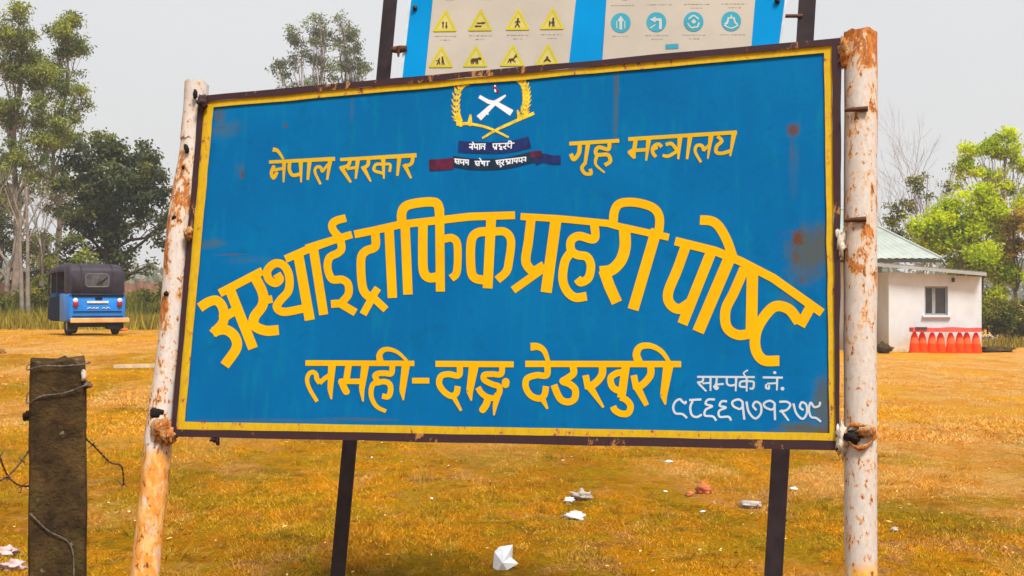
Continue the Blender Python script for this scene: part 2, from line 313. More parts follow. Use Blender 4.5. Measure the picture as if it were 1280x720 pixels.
class MB:
    def __init__(s): s.v = []; s.f = []; s.sm = []
    def add(s, vs, fs, smooth=False):
        b = len(s.v); s.v += [tuple(float(c) for c in p) for p in vs]; s.f += [tuple(i + b for i in f) for f in fs]; s.sm += [smooth] * len(fs); return s
    def hexa(s, a, b):                   # two quads, joined
        return s.add(list(a) + list(b), [(3, 2, 1, 0), (4, 5, 6, 7), (0, 1, 5, 4), (1, 2, 6, 5), (2, 3, 7, 6), (3, 0, 4, 7)])
    def box(s, c, sz, rz=0):
        x, y, z = [k / 2 for k in sz]; ca, sa = math.cos(rz), math.sin(rz)
        q = [(-x, -y), (x, -y), (x, y), (-x, y)]; q = [(c[0] + a * ca - b * sa, c[1] + a * sa + b * ca) for a, b in q]
        return s.hexa([(a, b, c[2] - z) for a, b in q], [(a, b, c[2] + z) for a, b in q])
    def tube(s, pts, rad, n=8, cap=True, smooth=True):
        pts = [Vector([float(c) for c in p]) for p in pts]; m = len(pts)
        rad = [rad] * m if isinstance(rad, (int, float)) else list(rad)
        vs = []; up = None
        for i, p in enumerate(pts):
            t = (pts[min(i + 1, m - 1)] - pts[max(i - 1, 0)]); t = t.normalized() if t.length > 1e-9 else Vector((0, 0, 1))
            if up is None: up = t.orthogonal().normalized()
            up = (up - t * up.dot(t)); up = up.normalized() if up.length > 1e-6 else t.orthogonal().normalized()
            w = t.cross(up)
            for k in range(n):
                a = 2 * math.pi * k / n; vs.append(p + (up * math.cos(a) + w * math.sin(a)) * rad[i])
        fs = [(i * n + k, i * n + (k + 1) % n, (i + 1) * n + (k + 1) % n, (i + 1) * n + k) for i in range(m - 1) for k in range(n)]
        s.add(vs, fs, smooth)
        if cap:
            s.add([vs[k] for k in range(n)], [tuple(range(n))[::-1]]); s.add([vs[(m - 1) * n + k] for k in range(n)], [tuple(range(n))])
        return s
    def prism(s, poly, ax, a, b):        # poly in the two other axes, extruded along ax from a to b
        def mk(p, t):
            return (t, p[0], p[1]) if ax == 'x' else ((p[0], t, p[1]) if ax == 'y' else (p[0], p[1], t))
        n = len(poly); s.add([mk(p, a) for p in poly] + [mk(p, b) for p in poly],
            [tuple(range(n))[::-1], tuple(range(n, 2 * n))] + [(i, (i + 1) % n, n + (i + 1) % n, n + i) for i in range(n)]); return s
    def lathe(s, c, prof, n=16, smooth=True):
        vs = [(c[0] + r * math.cos(2 * math.pi * k / n), c[1] + r * math.sin(2 * math.pi * k / n), c[2] + z) for r, z in prof for k in range(n)]
        m = len(prof); s.add(vs, [(i * n + k, i * n + (k + 1) % n, (i + 1) * n + (k + 1) % n, (i + 1) * n + k) for i in range(m - 1) for k in range(n)], smooth)
        return s
    def blob(s, c, r, amp=.35, seed=0, nu=12, nv=8, fr=1.5):
        vs = []; rr = (r, r, r) if isinstance(r, (int, float)) else r
        for j in range(nv + 1):
            th = math.pi * j / nv
            for i in range(nu):
                ph = 2 * math.pi * i / nu; d = Vector((math.sin(th) * math.cos(ph), math.sin(th) * math.sin(ph), math.cos(th)))
                k = 1 + amp * noise.noise(d * fr + Vector((seed * 3.1, seed, 0))) * 2
                vs.append((c[0] + d.x * rr[0] * k, c[1] + d.y * rr[1] * k, c[2] + d.z * rr[2] * k))
        return s.add(vs, [(j * nu + i, (j + 1) * nu + i, (j + 1) * nu + (i + 1) % nu, j * nu + (i + 1) % nu) for j in range(nv) for i in range(nu)], True)
    def mesh(s, name, bevel=0, fix=True):
        me = bpy.data.meshes.new(name); me.from_pydata(s.v, [], s.f)
        for p, q in zip(me.polygons, s.sm): p.use_smooth = q
        if bevel or fix:
            bm = bmesh.new(); bm.from_mesh(me)
            if bevel:
                bmesh.ops.remove_doubles(bm, verts=bm.verts, dist=1e-5)
                es = [e for e in bm.edges if len(e.link_faces) == 2 and e.calc_face_angle(0) > .5]
                bmesh.ops.bevel(bm, geom=es, offset=bevel, segments=2, affect='EDGES', profile=.6)
            if fix: bmesh.ops.recalc_face_normals(bm, faces=bm.faces)
            bm.to_mesh(me); bm.free()
        return me
    def build(s, name, mat, parent=None, local=False, bevel=0, fix=True, loc=None):
        return link(name, s.mesh(name, bevel, fix), mat, parent, local, loc)

def soup(name, V, F4, mat, parent=None, tint=None, loc=None, tri=False):
    k = 3 if tri else 4
    me = bpy.data.meshes.new(name); n = len(F4); V = np.asarray(V, np.float32)
    me.vertices.add(len(V)); me.vertices.foreach_set('co', V.ravel())
    me.loops.add(n * k); me.loops.foreach_set('vertex_index', np.asarray(F4, np.int32).ravel())
    me.polygons.add(n); me.polygons.foreach_set('loop_start', np.arange(0, n * k, k, dtype=np.int32)); me.update(calc_edges=True)
    if tint is not None:
        a = me.attributes.new('tint', 'FLOAT', 'FACE'); a.data.foreach_set('value', np.asarray(tint, np.float32))
    return link(name, me, mat, parent, False, loc)

# ------------------------------------------------------------------ painted strokes -> clean outlines (marching squares)
def cr(pts, n=7):
    p = np.array(pts, float)
    if len(p) < 3: return p
    q = np.vstack([2 * p[0] - p[1], p, 2 * p[-1] - p[-2]]); out = []
    for i in range(1, len(q) - 2):
        a, b, c, d = q[i - 1:i + 3]
        for t in np.linspace(0, 1, n, endpoint=False):
            out.append(.5 * ((2 * b) + (c - a) * t + (2 * a - 5 * b + 4 * c - d) * t * t + (3 * b - a - 3 * c + d) * t ** 3))
    out.append(p[-1]); return np.array(out)
def field(strokes, step):
    allp = []; segs = []
    for kind, w, pts in strokes:
        p = cr(pts) if 's' in kind else np.array(pts, float)
        w0, w1 = (w, w) if isinstance(w, (int, float)) else w
        ws = np.linspace(w0, w1, len(p)) / 2
        rnd = 'r' in kind
        al = np.concatenate([[0], np.cumsum(np.hypot(*(p[1:] - p[:-1]).T))]) if len(p) > 1 else [0]
        for i in range(len(p) - 1):
            c0_ = (p[0], unit(p[0] - p[1])) if (not rnd and al[i] <= ws[0] * 1.3) else None
            c1_ = (p[-1], unit(p[-1] - p[-2])) if (not rnd and al[-1] - al[i + 1] <= ws[-1] * 1.3) else None
            segs.append((p[i], p[i + 1], ws[i], ws[i + 1], c0_, c1_))
        if len(p) == 1: segs.append((p[0], p[0] + [.01, 0], ws[0], ws[0], None, None))
        allp.append(p)
    A = np.vstack(allp); mw = max(max(s[2], s[3]) for s in segs) + 3 * step
    x0, y0 = A.min(0) - mw; x1, y1 = A.max(0) + mw
    xs = np.arange(x0, x1 + step, step); ys = np.arange(y0, y1 + step, step)
    Fd = np.full((len(ys), len(xs)), 1e3)
    for a, b, ra, rb, ca, cb in segs:
        m = max(ra, rb) + 2.5 * step
        i0 = max(0, int((min(a[0], b[0]) - m - x0) / step)); i1 = min(len(xs), int((max(a[0], b[0]) + m - x0) / step) + 2)
        j0 = max(0, int((min(a[1], b[1]) - m - y0) / step)); j1 = min(len(ys), int((max(a[1], b[1]) + m - y0) / step) + 2)
        X, Y = np.meshgrid(xs[i0:i1], ys[j0:j1]); d = b - a; L = np.hypot(*d) + 1e-9; d = d / L
        t = (X - a[0]) * d[0] + (Y - a[1]) * d[1]; tc = np.clip(t, 0, L)
        ds = np.hypot(X - a[0] - tc * d[0], Y - a[1] - tc * d[1]) - (ra + (rb - ra) * tc / L)
        for cc in (ca, cb):
            if cc is not None: ds = np.maximum(ds, (X - cc[0][0]) * cc[1][0] + (Y - cc[0][1]) * cc[1][1])
        Fd[j0:j1, i0:i1] = np.minimum(Fd[j0:j1, i0:i1], ds)
    return xs, ys, Fd
def contour(strokes, step):
    xs, ys, Fd = field(strokes, step); ins = Fd < 0
    cnt = ins[:-1, :-1].astype(int) + ins[1:, :-1] + ins[:-1, 1:] + ins[1:, 1:]
    V = []; F = []
    full = cnt == 4
    for j in range(full.shape[0]):
        r = np.flatnonzero(np.diff(np.concatenate([[0], full[j].astype(int), [0]])))
        for a, b in zip(r[::2], r[1::2]):
            k = len(V); V += [(xs[a], ys[j]), (xs[b], ys[j]), (xs[b], ys[j + 1]), (xs[a], ys[j + 1])]; F.append((k, k + 1, k + 2, k + 3))
    for j, i in zip(*np.nonzero((cnt > 0) & (cnt < 4))):
        c = [(xs[i], ys[j], Fd[j, i]), (xs[i + 1], ys[j], Fd[j, i + 1]), (xs[i + 1], ys[j + 1], Fd[j + 1, i + 1]), (xs[i], ys[j + 1], Fd[j + 1, i])]
        k = len(V)
        for q in range(4):
            a, b = c[q], c[(q + 1) % 4]
            if a[2] < 0: V.append((a[0], a[1]))
            if (a[2] < 0) != (b[2] < 0):
                t = a[2] / (a[2] - b[2]); V.append((a[0] + t * (b[0] - a[0]), a[1] + t * (b[1] - a[1])))
        if len(V) - k >= 3: F.append(tuple(range(k, len(V))))
        else: del V[k:]
    return np.array(V), F
def paint(name, strokes, mat, parent, ox=0, oy=0, sc=1, n=.002, back=0., step=.5, label=None):
    if label and 'arch' in label: strokes = [(k, w * .94, q) for k, w, q in strokes]
    st = []
    for kind, w, pts in strokes:
        w = tuple(x / sc for x in w) if isinstance(w, tuple) else w / sc
        st.append((kind, w, [(ox + x / sc, oy + y / sc) for x, y in pts]))
    V, F = contour(st, step); W3 = on(V[:, 0], V[:, 1], n, back)
    me = bpy.data.meshes.new(name); me.from_pydata([tuple(p) for p in W3], [], [f[::-1] for f in F]); me.update()
    o = link(name, me, mat, parent)
    if label: o['label'] = label
    return o

#@SETTING
# ------------------------------------------------------------------ ground
def ss(a, b, x): t = np.clip((x - a) / (b - a), 0, 1); return t * t * (3 - 2 * t)
def gz(x, y):
    x = np.asarray(x, float); y = np.asarray(y, float)
    z = .70 * ss(8, 30, y) * ss(5, -8, x) - .15 * ss(12, 40, y) * ss(4, 12, x)
    return z + .012 * np.sin(x * 1.9 + y * .7) * np.sin(y * 1.3) + .006 * np.sin(x * 5.1 - y * 3.3)
def gzf(x, y): return float(gz(x, y))
def gpt(px, py):                         # where the ray through that spot meets the ground
    r = ray(px, py); r = r / r[1]; lo, hi = 2., 150.
    f = lambda t: (C0 + r * t)[2] - gz(*(C0 + r * t)[:2])
    for t in np.linspace(2, 150, 600):
        if f(t) < 0: hi = t; break
        lo = t
    for _ in range(30):
        m = (lo + hi) / 2
        if f(m) > 0: lo = m
        else: hi = m
    return C0 + r * hi
ax = np.concatenate([-np.geomspace(3000, 32, 16), np.linspace(-30, 30, 181), np.geomspace(32, 3000, 16)])
ay = np.concatenate([-np.geomspace(400, 6, 8), np.linspace(-5, 60, 196), np.geomspace(62, 4000, 18)])
X, Y = np.meshgrid(ax, ay); Z = gz(X, Y); nx = len(ax)
idx = np.arange(len(ax) * len(ay)).reshape(len(ay), nx)
F = np.stack([idx[:-1, :-1], idx[:-1, 1:], idx[1:, 1:], idx[1:, :-1]], -1).reshape(-1, 4)
g = soup('ground', np.stack([X, Y, Z], -1).reshape(-1, 3), F, M['ground']); g['kind'] = 'structure'
for p in g.data.polygons: p.use_smooth = True

# ------------------------------------------------------------------ the front signboard
O4 = [(249, 120), (1052, 47), (1049, 563), (213, 546)]
M4 = [(256, 127), (1040, 56.5), (1044.5, 551), (220, 536.5)]
I4 = [(267, 134), (1030, 66), (1037, 541.5), (231, 527)]
def axis_ground(p0, p1, n, back=0.):     # follow a leaning post's line down to the ground
    a, b = on(*p0, n, back), on(*p1, n, back); d = unit(b - a); t = (a[2] + .12) / -d[2]
    return a, a + d * t
la, lb = axis_ground((246, 104), (181, 720), -.02); ra_, rb_ = axis_ground((1075.5, 42), (1076, 720), -.02)
mid = (lb + rb_) / 2
sign = thing('signboard', 'big blue hand-painted board with yellow Devanagari lettering between two peeling white posts', 'signboard', (mid[0], mid[1], 0))
def pole(a, b, r0, r1, seed, wob, mat, ragged=.012):
    mb = MB(); n = 24; m = 60; vs = []; a = np.array(a); b = np.array(b); d = unit(b - a)
    e1 = unit(np.cross(d, [0, 1, 0])); e2 = np.cross(d, e1)
    for i in range(m + 1):
        t = i / m; c = a + (b - a) * t + e1 * wob * noise.noise(Vector((t * 6, seed, 0))) + e2 * wob * noise.noise(Vector((t * 6, seed, 9)))
        r = r0 + (r1 - r0) * t
        for k in range(n):
            an = 2 * math.pi * k / n; dd = e1 * math.cos(an) + e2 * math.sin(an)
            rr = r * (1 + .035 * noise.noise(Vector((math.cos(an) * 1.5, math.sin(an) * 1.5, t * 30 + seed))))
            p = c + dd * rr
            if i == 0: p = p - d * ragged * (noise.noise(Vector((math.cos(an) * 2.5, math.sin(an) * 2.5, seed))) * 1.6)
            vs.append(p)
    fs = [(i * n + k, i * n + (k + 1) % n, (i + 1) * n + (k + 1) % n, (i + 1) * n + k) for i in range(m) for k in range(n)]
    # hollow top: inner wall
    inner = [a + (np.array(vs[k]) - a) * .9 for k in range(n)] + [a + d * .25 + (np.array(vs[k]) - a) * .88 for k in range(n)]
    mb.add(vs, fs, True); mb.add([vs[k] for k in range(n)] + inner, [(k, (k + 1) % n, n + (k + 1) % n, n + k) for k in range(n)] + [(n + k, n + (k + 1) % n, 2 * n + (k + 1) % n, 2 * n + k) for k in range(n)])
    return mb.build('post', mat, sign, fix=False)
pl = pole(la, lb, .051, .060, 1, .016, M['postL'], .010); pl['label'] = 'leaning left post with peeling paint, orange below the board'
pr = pole(ra_, rb_, .0575, .050, 5, .004, M['postR'], .007); pr['label'] = 'upright right post with rusty crown and yellow foot'
# holes and dents in the left post
for (x, y, rx, ry) in ((244, 118, 3, 6), (233, 186, 3.2, 6), (229, 209, 2, 2.5), (218, 272, 3.4, 3), (208, 367, 3.3, 3), (196, 516, 9, 6)):
    c = on(x, y, .035); MB().blob(c, (rx * .0033, .014, ry * .0033), .3, x, 10, 6).build('rust_hole', M['hole'], pl)
for (x, y, r, mt, par) in ((203, 538, (.040, .045, .048), 'lump', pl), (212, 545, (.028, .035, .03), 'lump', pl), (236, 292, (.016, .03, .024), 'lump', pl), (254, 128, (.02, .03, .03), 'frame', pl)):
    MB().blob(on(x, y, .02), r, .45, x, 18, 12, 2.6).build('weld_lump', M[mt], par)
MB().blob(on(1051, 548, .01), (.017, .03, .05), .5, 3, 14, 12, 3).build('putty_lump', M['chalk'], pr)
MB().blob(on(1051, 304, .01), (.016, .02, .042), .5, 4, 14, 12, 3).build('putty_lump', M['chalk'], pr)
MB().blob(on(1058, 66, .005), (.028, .03, .05), .4, 8, 14, 12, 3).build('weld_lump', M['lump'], pr)
# torn flange on the right post
mb = MB(); c = on(1075, 544, .034)
for k in range(40):
    a = 2 * math.pi * k / 40
    pass
ring = [c + BU * (.046 * math.cos(a)) + BV * (.038 * math.sin(a) * (1 + .15 * math.sin(3 * a))) + BN * (.018 * math.cos(a * 1) ** 2 * -1 + .012) for a in np.linspace(0, 2 * math.pi, 25)]
MB().tube([q_ + BN * .004 * math.sin(i_ * 1.7) for i_, q_ in enumerate(ring)], [.0065 + .003 * math.sin(i_ * 1.1) for i_ in range(25)], 8, False).build('torn_flange', M['lump'], pr)
MB().blob(c + BN * -.0 + BU * -.022 - BV * .006, (.028, .022, .024), .3, 2, 14, 8).build('rust_hole', M['hole'], pr)
MB().blob(c + BN * .012 + BU * .018 + BV * .012, (.024, .014, .018), .6, 12, 14, 8, 3).build('weld_lump', M['lump'], pr)
for yy, x1 in ((137, 1085), (275, 1083)):
    MB().tube([on(1056, yy + 1, .04), on(1064, yy, .047), on(x1, yy - 1, .045)], [.006, .008, .010], 8).build('bolt', M['rod'], pr)
def quadbar(name, A, B, i, n0, n1, mat, par, wob=0.):
    j = (i + 1) % 4; N = 24; mb = MB()
    a0, a1, b0, b1 = map(np.array, (A[i], A[j], B[i], B[j])); rows = []
    for k in range(N + 1):
        t = k / N; p = a0 + (a1 - a0) * t; q = b0 + (b1 - b0) * t
        w = wob * noise.noise(Vector((t * 9, i * 5, 1))); w2 = wob * noise.noise(Vector((t * 13, i * 5, 4)))
        nrm = unit(q - p); p = p + nrm * w; q = q + nrm * w2
        rows += [on(*p, n0), on(*p, n1), on(*q, n1), on(*q, n0)]
    fs = [(k * 4 + e, k * 4 + (e + 1) % 4, (k + 1) * 4 + (e + 1) % 4, (k + 1) * 4 + e) for k in range(N) for e in range(4)] + [(3, 2, 1, 0), (4 * N, 4 * N + 1, 4 * N + 2, 4 * N + 3)]
    return mb.add(rows, fs).build(name, mat, par)
bars = []
for i in range(4):
    b = quadbar('frame_bar', O4, M4, i, -.045, .013, M['frame'], sign, 1.3); bars.append(b)
    quadbar('border_strip', [np.array(m_) for m_ in M4], I4, i, -.002, .006, M['border'], b, 1.2)
for (x, y, sx, sz) in ((268, 549, .02, .012), (272, 551, .008, .02)):
    MB().blob(on(x, y, 0), (sx, .012, sz), .4, x).build('rust_drip', M['frame'], bars[2])
# blue sheet, slightly buckled
NXp, NYp = 60, 36; vs = []; fs = []; uvl = []
for j in range(NYp + 1):
    for i in range(NXp + 1):
        s_, t_ = i / NXp, j / NYp
        a = np.array(M4[0]) * (1 - s_) + np.array(M4[1]) * s_; b = np.array(M4[3]) * (1 - s_) + np.array(M4[2]) * s_
        q = a * (1 - t_) + b * t_; p = on(*q, -.001); vs.append(p); uvl.append(bd_uv(*q))
for j in range(NYp):
    for i in range(NXp): k = j * (NXp + 1) + i; fs.append((k, k + NXp + 1, k + NXp + 2, k + 1))
mb = MB().add(vs, fs); me = mb.mesh('panel', fix=False); uvm = me.uv_layers.new(name='UVMap')
for l in me.loops: uvm.data[l.index].uv = uvl[l.vertex_index]
panel = link('panel', me, M['panel'], sign)
# back of the sheet so it has thickness from behind
mb = MB(); mb.hexa([on(*q, -.006) for q in M4], [on(*q, -.003) for q in M4]).build('backing_sheet', M['frame'], sign)
for (px_, lo, hi) in ((440, 112, 560), (768, 82, 560)):
    a, b = on(px_, lo + 8, -.02), on(px_ - 14 if px_ < 600 else px_, hi - 14, -.02); MB().tube([a, b], .016, 4, True, False).build('back_brace', M['frame'], sign)

# ---- lettering, traced stroke by stroke on the board
main = []
def T(lst, ox, oy, sc, out):
    for kind, w, pts in lst:
        w = tuple(x / sc for x in w) if isinstance(w, tuple) else w / sc
        out.append((kind, w, [(ox + x / sc, oy + y / sc) for x, y in pts]))
w1, w2 = [], []
T([('p', 36, [(146, 382), (322, 290)]),
   ('s', 42, [(64, 441), (100, 418), (135, 412), (160, 445), (160, 500), (118, 548)]), ('s', 44, [(118, 540), (165, 530), (205, 555), (215, 605), (166, 678)]),
   ('p', 38, [(150, 490), (222, 445)]), ('p', 44, [(190, 372), (283, 608)]),
   ('s', 44, [(288, 310), (322, 380), (322, 430), (288, 480), (290, 515), (335, 535), (388, 532)]), ('p', 34, [(325, 412), (362, 405)]),
   ('s', 36, [(380, 302), (392, 325), (372, 340), (346, 322), (342, 288), (372, 260), (408, 268), (430, 310), (428, 370), (395, 410), (380, 438), (410, 458), (500, 442)]),
   ('p', 44, [(468, 225), (515, 492)]), ('p', 34, [(415, 242), (500, 205), (600, 168), (655, 152)]), ('p', 40, [(530, 200), (572, 470)])], 230, 250, 3.275, w1)
T([('p', 40, [(-70, 322), (0, 300), (160, 252)]), ('s', 42, [(98, 268), (66, 230), (62, 200), (85, 182), (130, 170)]),
   ('s', 42, [(98, 262), (108, 320), (90, 345), (48, 368), (38, 420), (60, 475), (110, 478), (140, 500), (142, 550), (112, 590)]), ('p', 42, [(55, 600), (100, 597), (178, 643)]),
   ('p', 42, [(172, 252), (280, 230), (390, 205), (470, 195), (620, 178), (750, 163), (975, 156)]), ('s', 46, [(276, 240), (276, 312), (230, 335), (206, 372), (208, 480), (222, 540), (262, 575)]),
   ('p', 40, [(262, 560), (290, 520)]), ('p', 40, [(272, 550), (215, 652)]), ('p', 40, [(258, 560), (330, 628)]),
   ('p', 50, [(345, 215), (362, 570)]), ('p', 50, [(425, 195), (440, 553)]),
   ('s', 50, [(412, 215), (408, 150), (428, 112), (480, 96), (560, 90), (592, 110), (600, 200)]),
   ('p', 48, [(598, 120), (602, 538)]), ('s', 50, [(515, 195), (514, 340), (518, 435), (545, 468), (600, 462)]), ('s', 42, [(620, 275), (660, 270), (686, 300), (688, 400), (680, 450), (655, 472)]),
   ('p', 52, [(856, 170), (838, 522)]), ('s', 48, [(850, 236), (785, 245), (756, 290), (755, 420), (775, 470), (840, 482)]), ('s', 44, [(860, 238), (925, 240), (955, 285), (944, 390), (930, 440), (886, 480)])], 400, 230, 4.0, w1)
T([('p', 40, [(130, 172), (340, 184), (590, 208), (640, 222), (915, 282)]), ('s', 52, [(186, 180), (172, 300), (158, 390), (165, 430), (200, 460), (255, 430)]), ('p', 62, [(318, 185), (265, 574)]), ('p', 44, [(240, 455), (90, 562)]),
   ('s', 48, [(520, 205), (520, 290), (440, 275), (398, 300), (398, 350), (430, 375), (480, 385), (502, 430), (490, 495), (450, 520), (430, 500)]), ('s', 50, [(400, 355), (365, 410), (353, 500), (375, 565), (420, 600), (480, 594)]),
   ('s', 64, [(680, 235), (683, 330), (660, 405), (610, 455), (550, 465)]), ('p', 62, [(570, 455), (600, 540), (640, 628)]),
   ('s', 50, [(620, 205), (628, 140), (660, 102), (740, 98), (830, 125), (865, 180), (858, 280)]), ('p', 62, [(850, 240), (725, 665)])], 620, 230, 4.233, w1)
T([('p', 38, [(78, 168), (240, 208), (345, 250), (480, 320), (680, 462)]), ('s', 44, [(125, 180), (85, 290), (50, 378), (58, 425), (95, 446), (140, 420)]), ('p', 46, [(225, 215), (108, 508)]), ('p', 52, [(300, 240), (172, 540)]),
   ('s', 42, [(318, 245), (290, 165), (255, 105), (222, 85), (180, 82)]), ('s', 44, [(362, 280), (318, 380), (285, 450), (290, 520), (335, 552), (395, 545)]), ('p', 50, [(395, 280), (390, 560)]),
   ('s', 46, [(585, 500), (545, 448), (490, 435), (445, 475), (410, 540), (408, 610), (440, 655), (505, 658)]), ('p', 44, [(640, 425), (590, 515)])], 820, 250, 3.274, w1)
paint('lettering', w1, M['letter'], panel, n=.0006, step=.5, label='large yellow Devanagari lettering in an arch across the middle')
w3 = []
T([('p', 50, [(85, 243), (1065, 247)]), ('s', (46, 34), [(215, 425), (188, 385), (180, 345), (150, 325), (115, 345), (100, 400), (125, 480), (190, 590)]), ('s', 42, [(212, 425), (255, 385), (320, 340)]), ('p', (70, 50), [(325, 250), (308, 480)]), ('p', (50, 14), [(308, 480), (318, 570)]),
   ('p', 58, [(475, 250), (450, 420)]), ('pr', 62, [(410, 412), (440, 480), (452, 500)]), ('p', 50, [(420, 408), (600, 408)]), ('p', (72, 50), [(625, 250), (592, 480)]), ('p', (50, 14), [(592, 480), (603, 590)]),
   ('s', 52, [(868, 250), (858, 335), (800, 335), (740, 338), (712, 360), (730, 400)]), ('s', 50, [(720, 425), (790, 410), (840, 430), (852, 485), (830, 545), (775, 540)]), ('s', (50, 34), [(725, 410), (685, 450), (676, 530), (700, 600), (740, 645), (810, 678)]),
   ('s', (62, 26), [(760, 235), (750, 175), (780, 130), (840, 120), (920, 150), (1000, 225)]), ('p', (74, 56), [(990, 250), (958, 490)]), ('p', (56, 10), [(958, 490), (966, 580)]), ('p', 52, [(1045, 402), (1200, 402)])], 370, 420, 7.2, w3)
T([('p', 50, [(225, 228), (865, 232)]), ('s', 50, [(425, 245), (415, 322), (330, 312), (270, 330), (255, 390), (290, 450), (350, 490), (395, 470), (408, 410)]), ('p', (40, 22), [(375, 500), (435, 612)]), ('p', (80, 56), [(540, 240), (505, 450)]), ('p', (56, 12), [(505, 450), (518, 530)]),
   ('s', 48, [(772, 245), (760, 312), (690, 312), (625, 318), (625, 360), (690, 395), (745, 415), (745, 470), (700, 508), (640, 495), (600, 465), (572, 420)]), ('pr', 62, [(800, 375), (798, 395)]), ('p', (56, 40), [(738, 470), (712, 570)]), ('p', (40, 12), [(712, 570), (703, 650)]), ('sr', 58, [(655, 510), (640, 560), (612, 602)])], 510, 420, 6.547, w3)
T([('p', 46, [(97, 203), (1230, 205)]), ('s', (60, 30), [(135, 78), (190, 78), (235, 110), (265, 190)]), ('s', 46, [(258, 205), (252, 285), (180, 285), (110, 310), (100, 370), (135, 430), (195, 455), (235, 430), (248, 365)]), ('p', (44, 16), [(222, 455), (258, 530)]),
   ('s', 50, [(440, 210), (448, 270), (400, 310), (370, 330), (420, 350), (460, 390), (455, 455), (410, 480), (360, 465), (330, 420), (305, 355)]),
   ('s', 54, [(658, 215), (655, 280), (615, 335), (560, 375)]), ('p', 48, [(535, 285), (555, 385)]), ('p', (58, 18), [(560, 360), (665, 520)]),
   ('s', 48, [(815, 262), (760, 272), (718, 305), (728, 365), (770, 395), (815, 385)]), ('p', 60, [(828, 215), (795, 450)]), ('s', 48, [(790, 445), (835, 468), (862, 510), (845, 560), (795, 565), (750, 540), (735, 512)]),
   ('s', 52, [(1008, 215), (1008, 280), (965, 340), (915, 375)]), ('p', 48, [(885, 285), (905, 385)]), ('p', (58, 36), [(905, 360), (980, 505)]), ('s', (62, 28), [(925, 200), (905, 130), (935, 78), (1010, 72), (1090, 115), (1150, 200)]), ('p', (74, 52), [(1138, 210), (1103, 430)]), ('p', (52, 12), [(1103, 430), (1115, 500)])], 640, 420, 5.818, w3)
paint('lettering', w3, M['letter'], panel, n=.0006, step=.4, label='bottom yellow line naming the place')
w4 = []
T([('p', (24, 30), [(95, 190), (575, 166)]), ('s', (34, 16), [(122, 98), (158, 108), (200, 170)]), ('p', (30, 12), [(205, 185), (200, 338)]), ('p', 22, [(115, 250), (200, 235)]), ('sr', 26, [(128, 225), (112, 270), (128, 305), (150, 270)]),
   ('s', 26, [(245, 190), (243, 245), (268, 285), (328, 275)]), ('p', (32, 12), [(325, 180), (328, 338)]), ('p', (32, 18), [(390, 175), (376, 320)]), ('s', (26, 18), [(485, 262), (468, 228), (440, 228), (430, 265), (470, 352)]), ('p', 20, [(480, 262), (525, 205)]), ('p', (32, 16), [(540, 175), (517, 320)]),
   ('p', (24, 32), [(612, 172), (1168, 140)]), ('s', 26, [(685, 175), (668, 215), (608, 235)]), ('p', (32, 18), [(622, 232), (690, 338)]), ('p', 22, [(660, 238), (735, 228)]), ('p', (32, 14), [(740, 170), (725, 312)]),
   ('s', 26, [(818, 165), (812, 212), (768, 238)]), ('p', (34, 14), [(778, 222), (835, 332)]), ('p', (32, 12), [(925, 165), (930, 312)]), ('s', 22, [(920, 205), (872, 208), (860, 250), (925, 272)]), ('s', 20, [(935, 205), (975, 208), (972, 262)]),
   ('p', (30, 18), [(1042, 155), (1028, 290)]), ('s', 26, [(1142, 150), (1130, 200), (1082, 222)]), ('p', (32, 16), [(1078, 205), (1128, 308)])], 320, 170, 5.818, w4)
paint('lettering', w4, M['letter2'], panel, n=.0006, step=.3, label='small yellow words left of the emblem')
w5 = []
T([('p', 26, [(62, 158), (395, 138)]), ('s', 28, [(132, 155), (126, 220), (92, 262), (72, 225)]), ('p', (30, 22), [(188, 150), (168, 285)]), ('s', 24, [(172, 282), (146, 318), (165, 355), (205, 358), (202, 325)]), ('s', 26, [(330, 145), (322, 195), (262, 182), (238, 205), (250, 232), (318, 232), (335, 275), (298, 302)]), ('s', (24, 12), [(246, 235), (238, 295), (298, 352)]),
   ('p', 26, [(455, 128), (1180, 82)]), ('p', 28, [(505, 130), (488, 240)]), ('sr', 28, [(465, 215), (492, 245)]), ('p', 24, [(470, 205), (580, 198)]), ('p', (34, 12), [(592, 120), (574, 272)]), ('s', 24, [(678, 180), (660, 162), (635, 168), (617, 192), (622, 225), (640, 246)]), ('pr', 26, [(626, 190), (640, 185)]),
   ('s', 24, [(704, 164), (739, 157), (762, 176), (785, 210)]), ('s', 22, [(684, 236), (718, 242), (752, 226), (792, 200)]), ('p', (34, 14), [(800, 108), (788, 262)]), ('p', (32, 16), [(868, 105), (846, 262)]), ('s', (26, 18), [(962, 205), (945, 172), (912, 172), (902, 212), (940, 282)]), ('p', 20, [(955, 205), (1002, 160)]), ('p', (34, 10), [(1008, 98), (985, 260)]),
   ('s', 24, [(1050, 108), (1078, 140), (1045, 175), (1042, 215), (1080, 222), (1140, 205)]), ('p', (34, 12), [(1160, 90), (1134, 242)])], 700, 150, 5.333, w5)
paint('lettering', w5, M['letter2'], panel, n=.0006, step=.3, label='small yellow words right of the emblem')
w6 = []
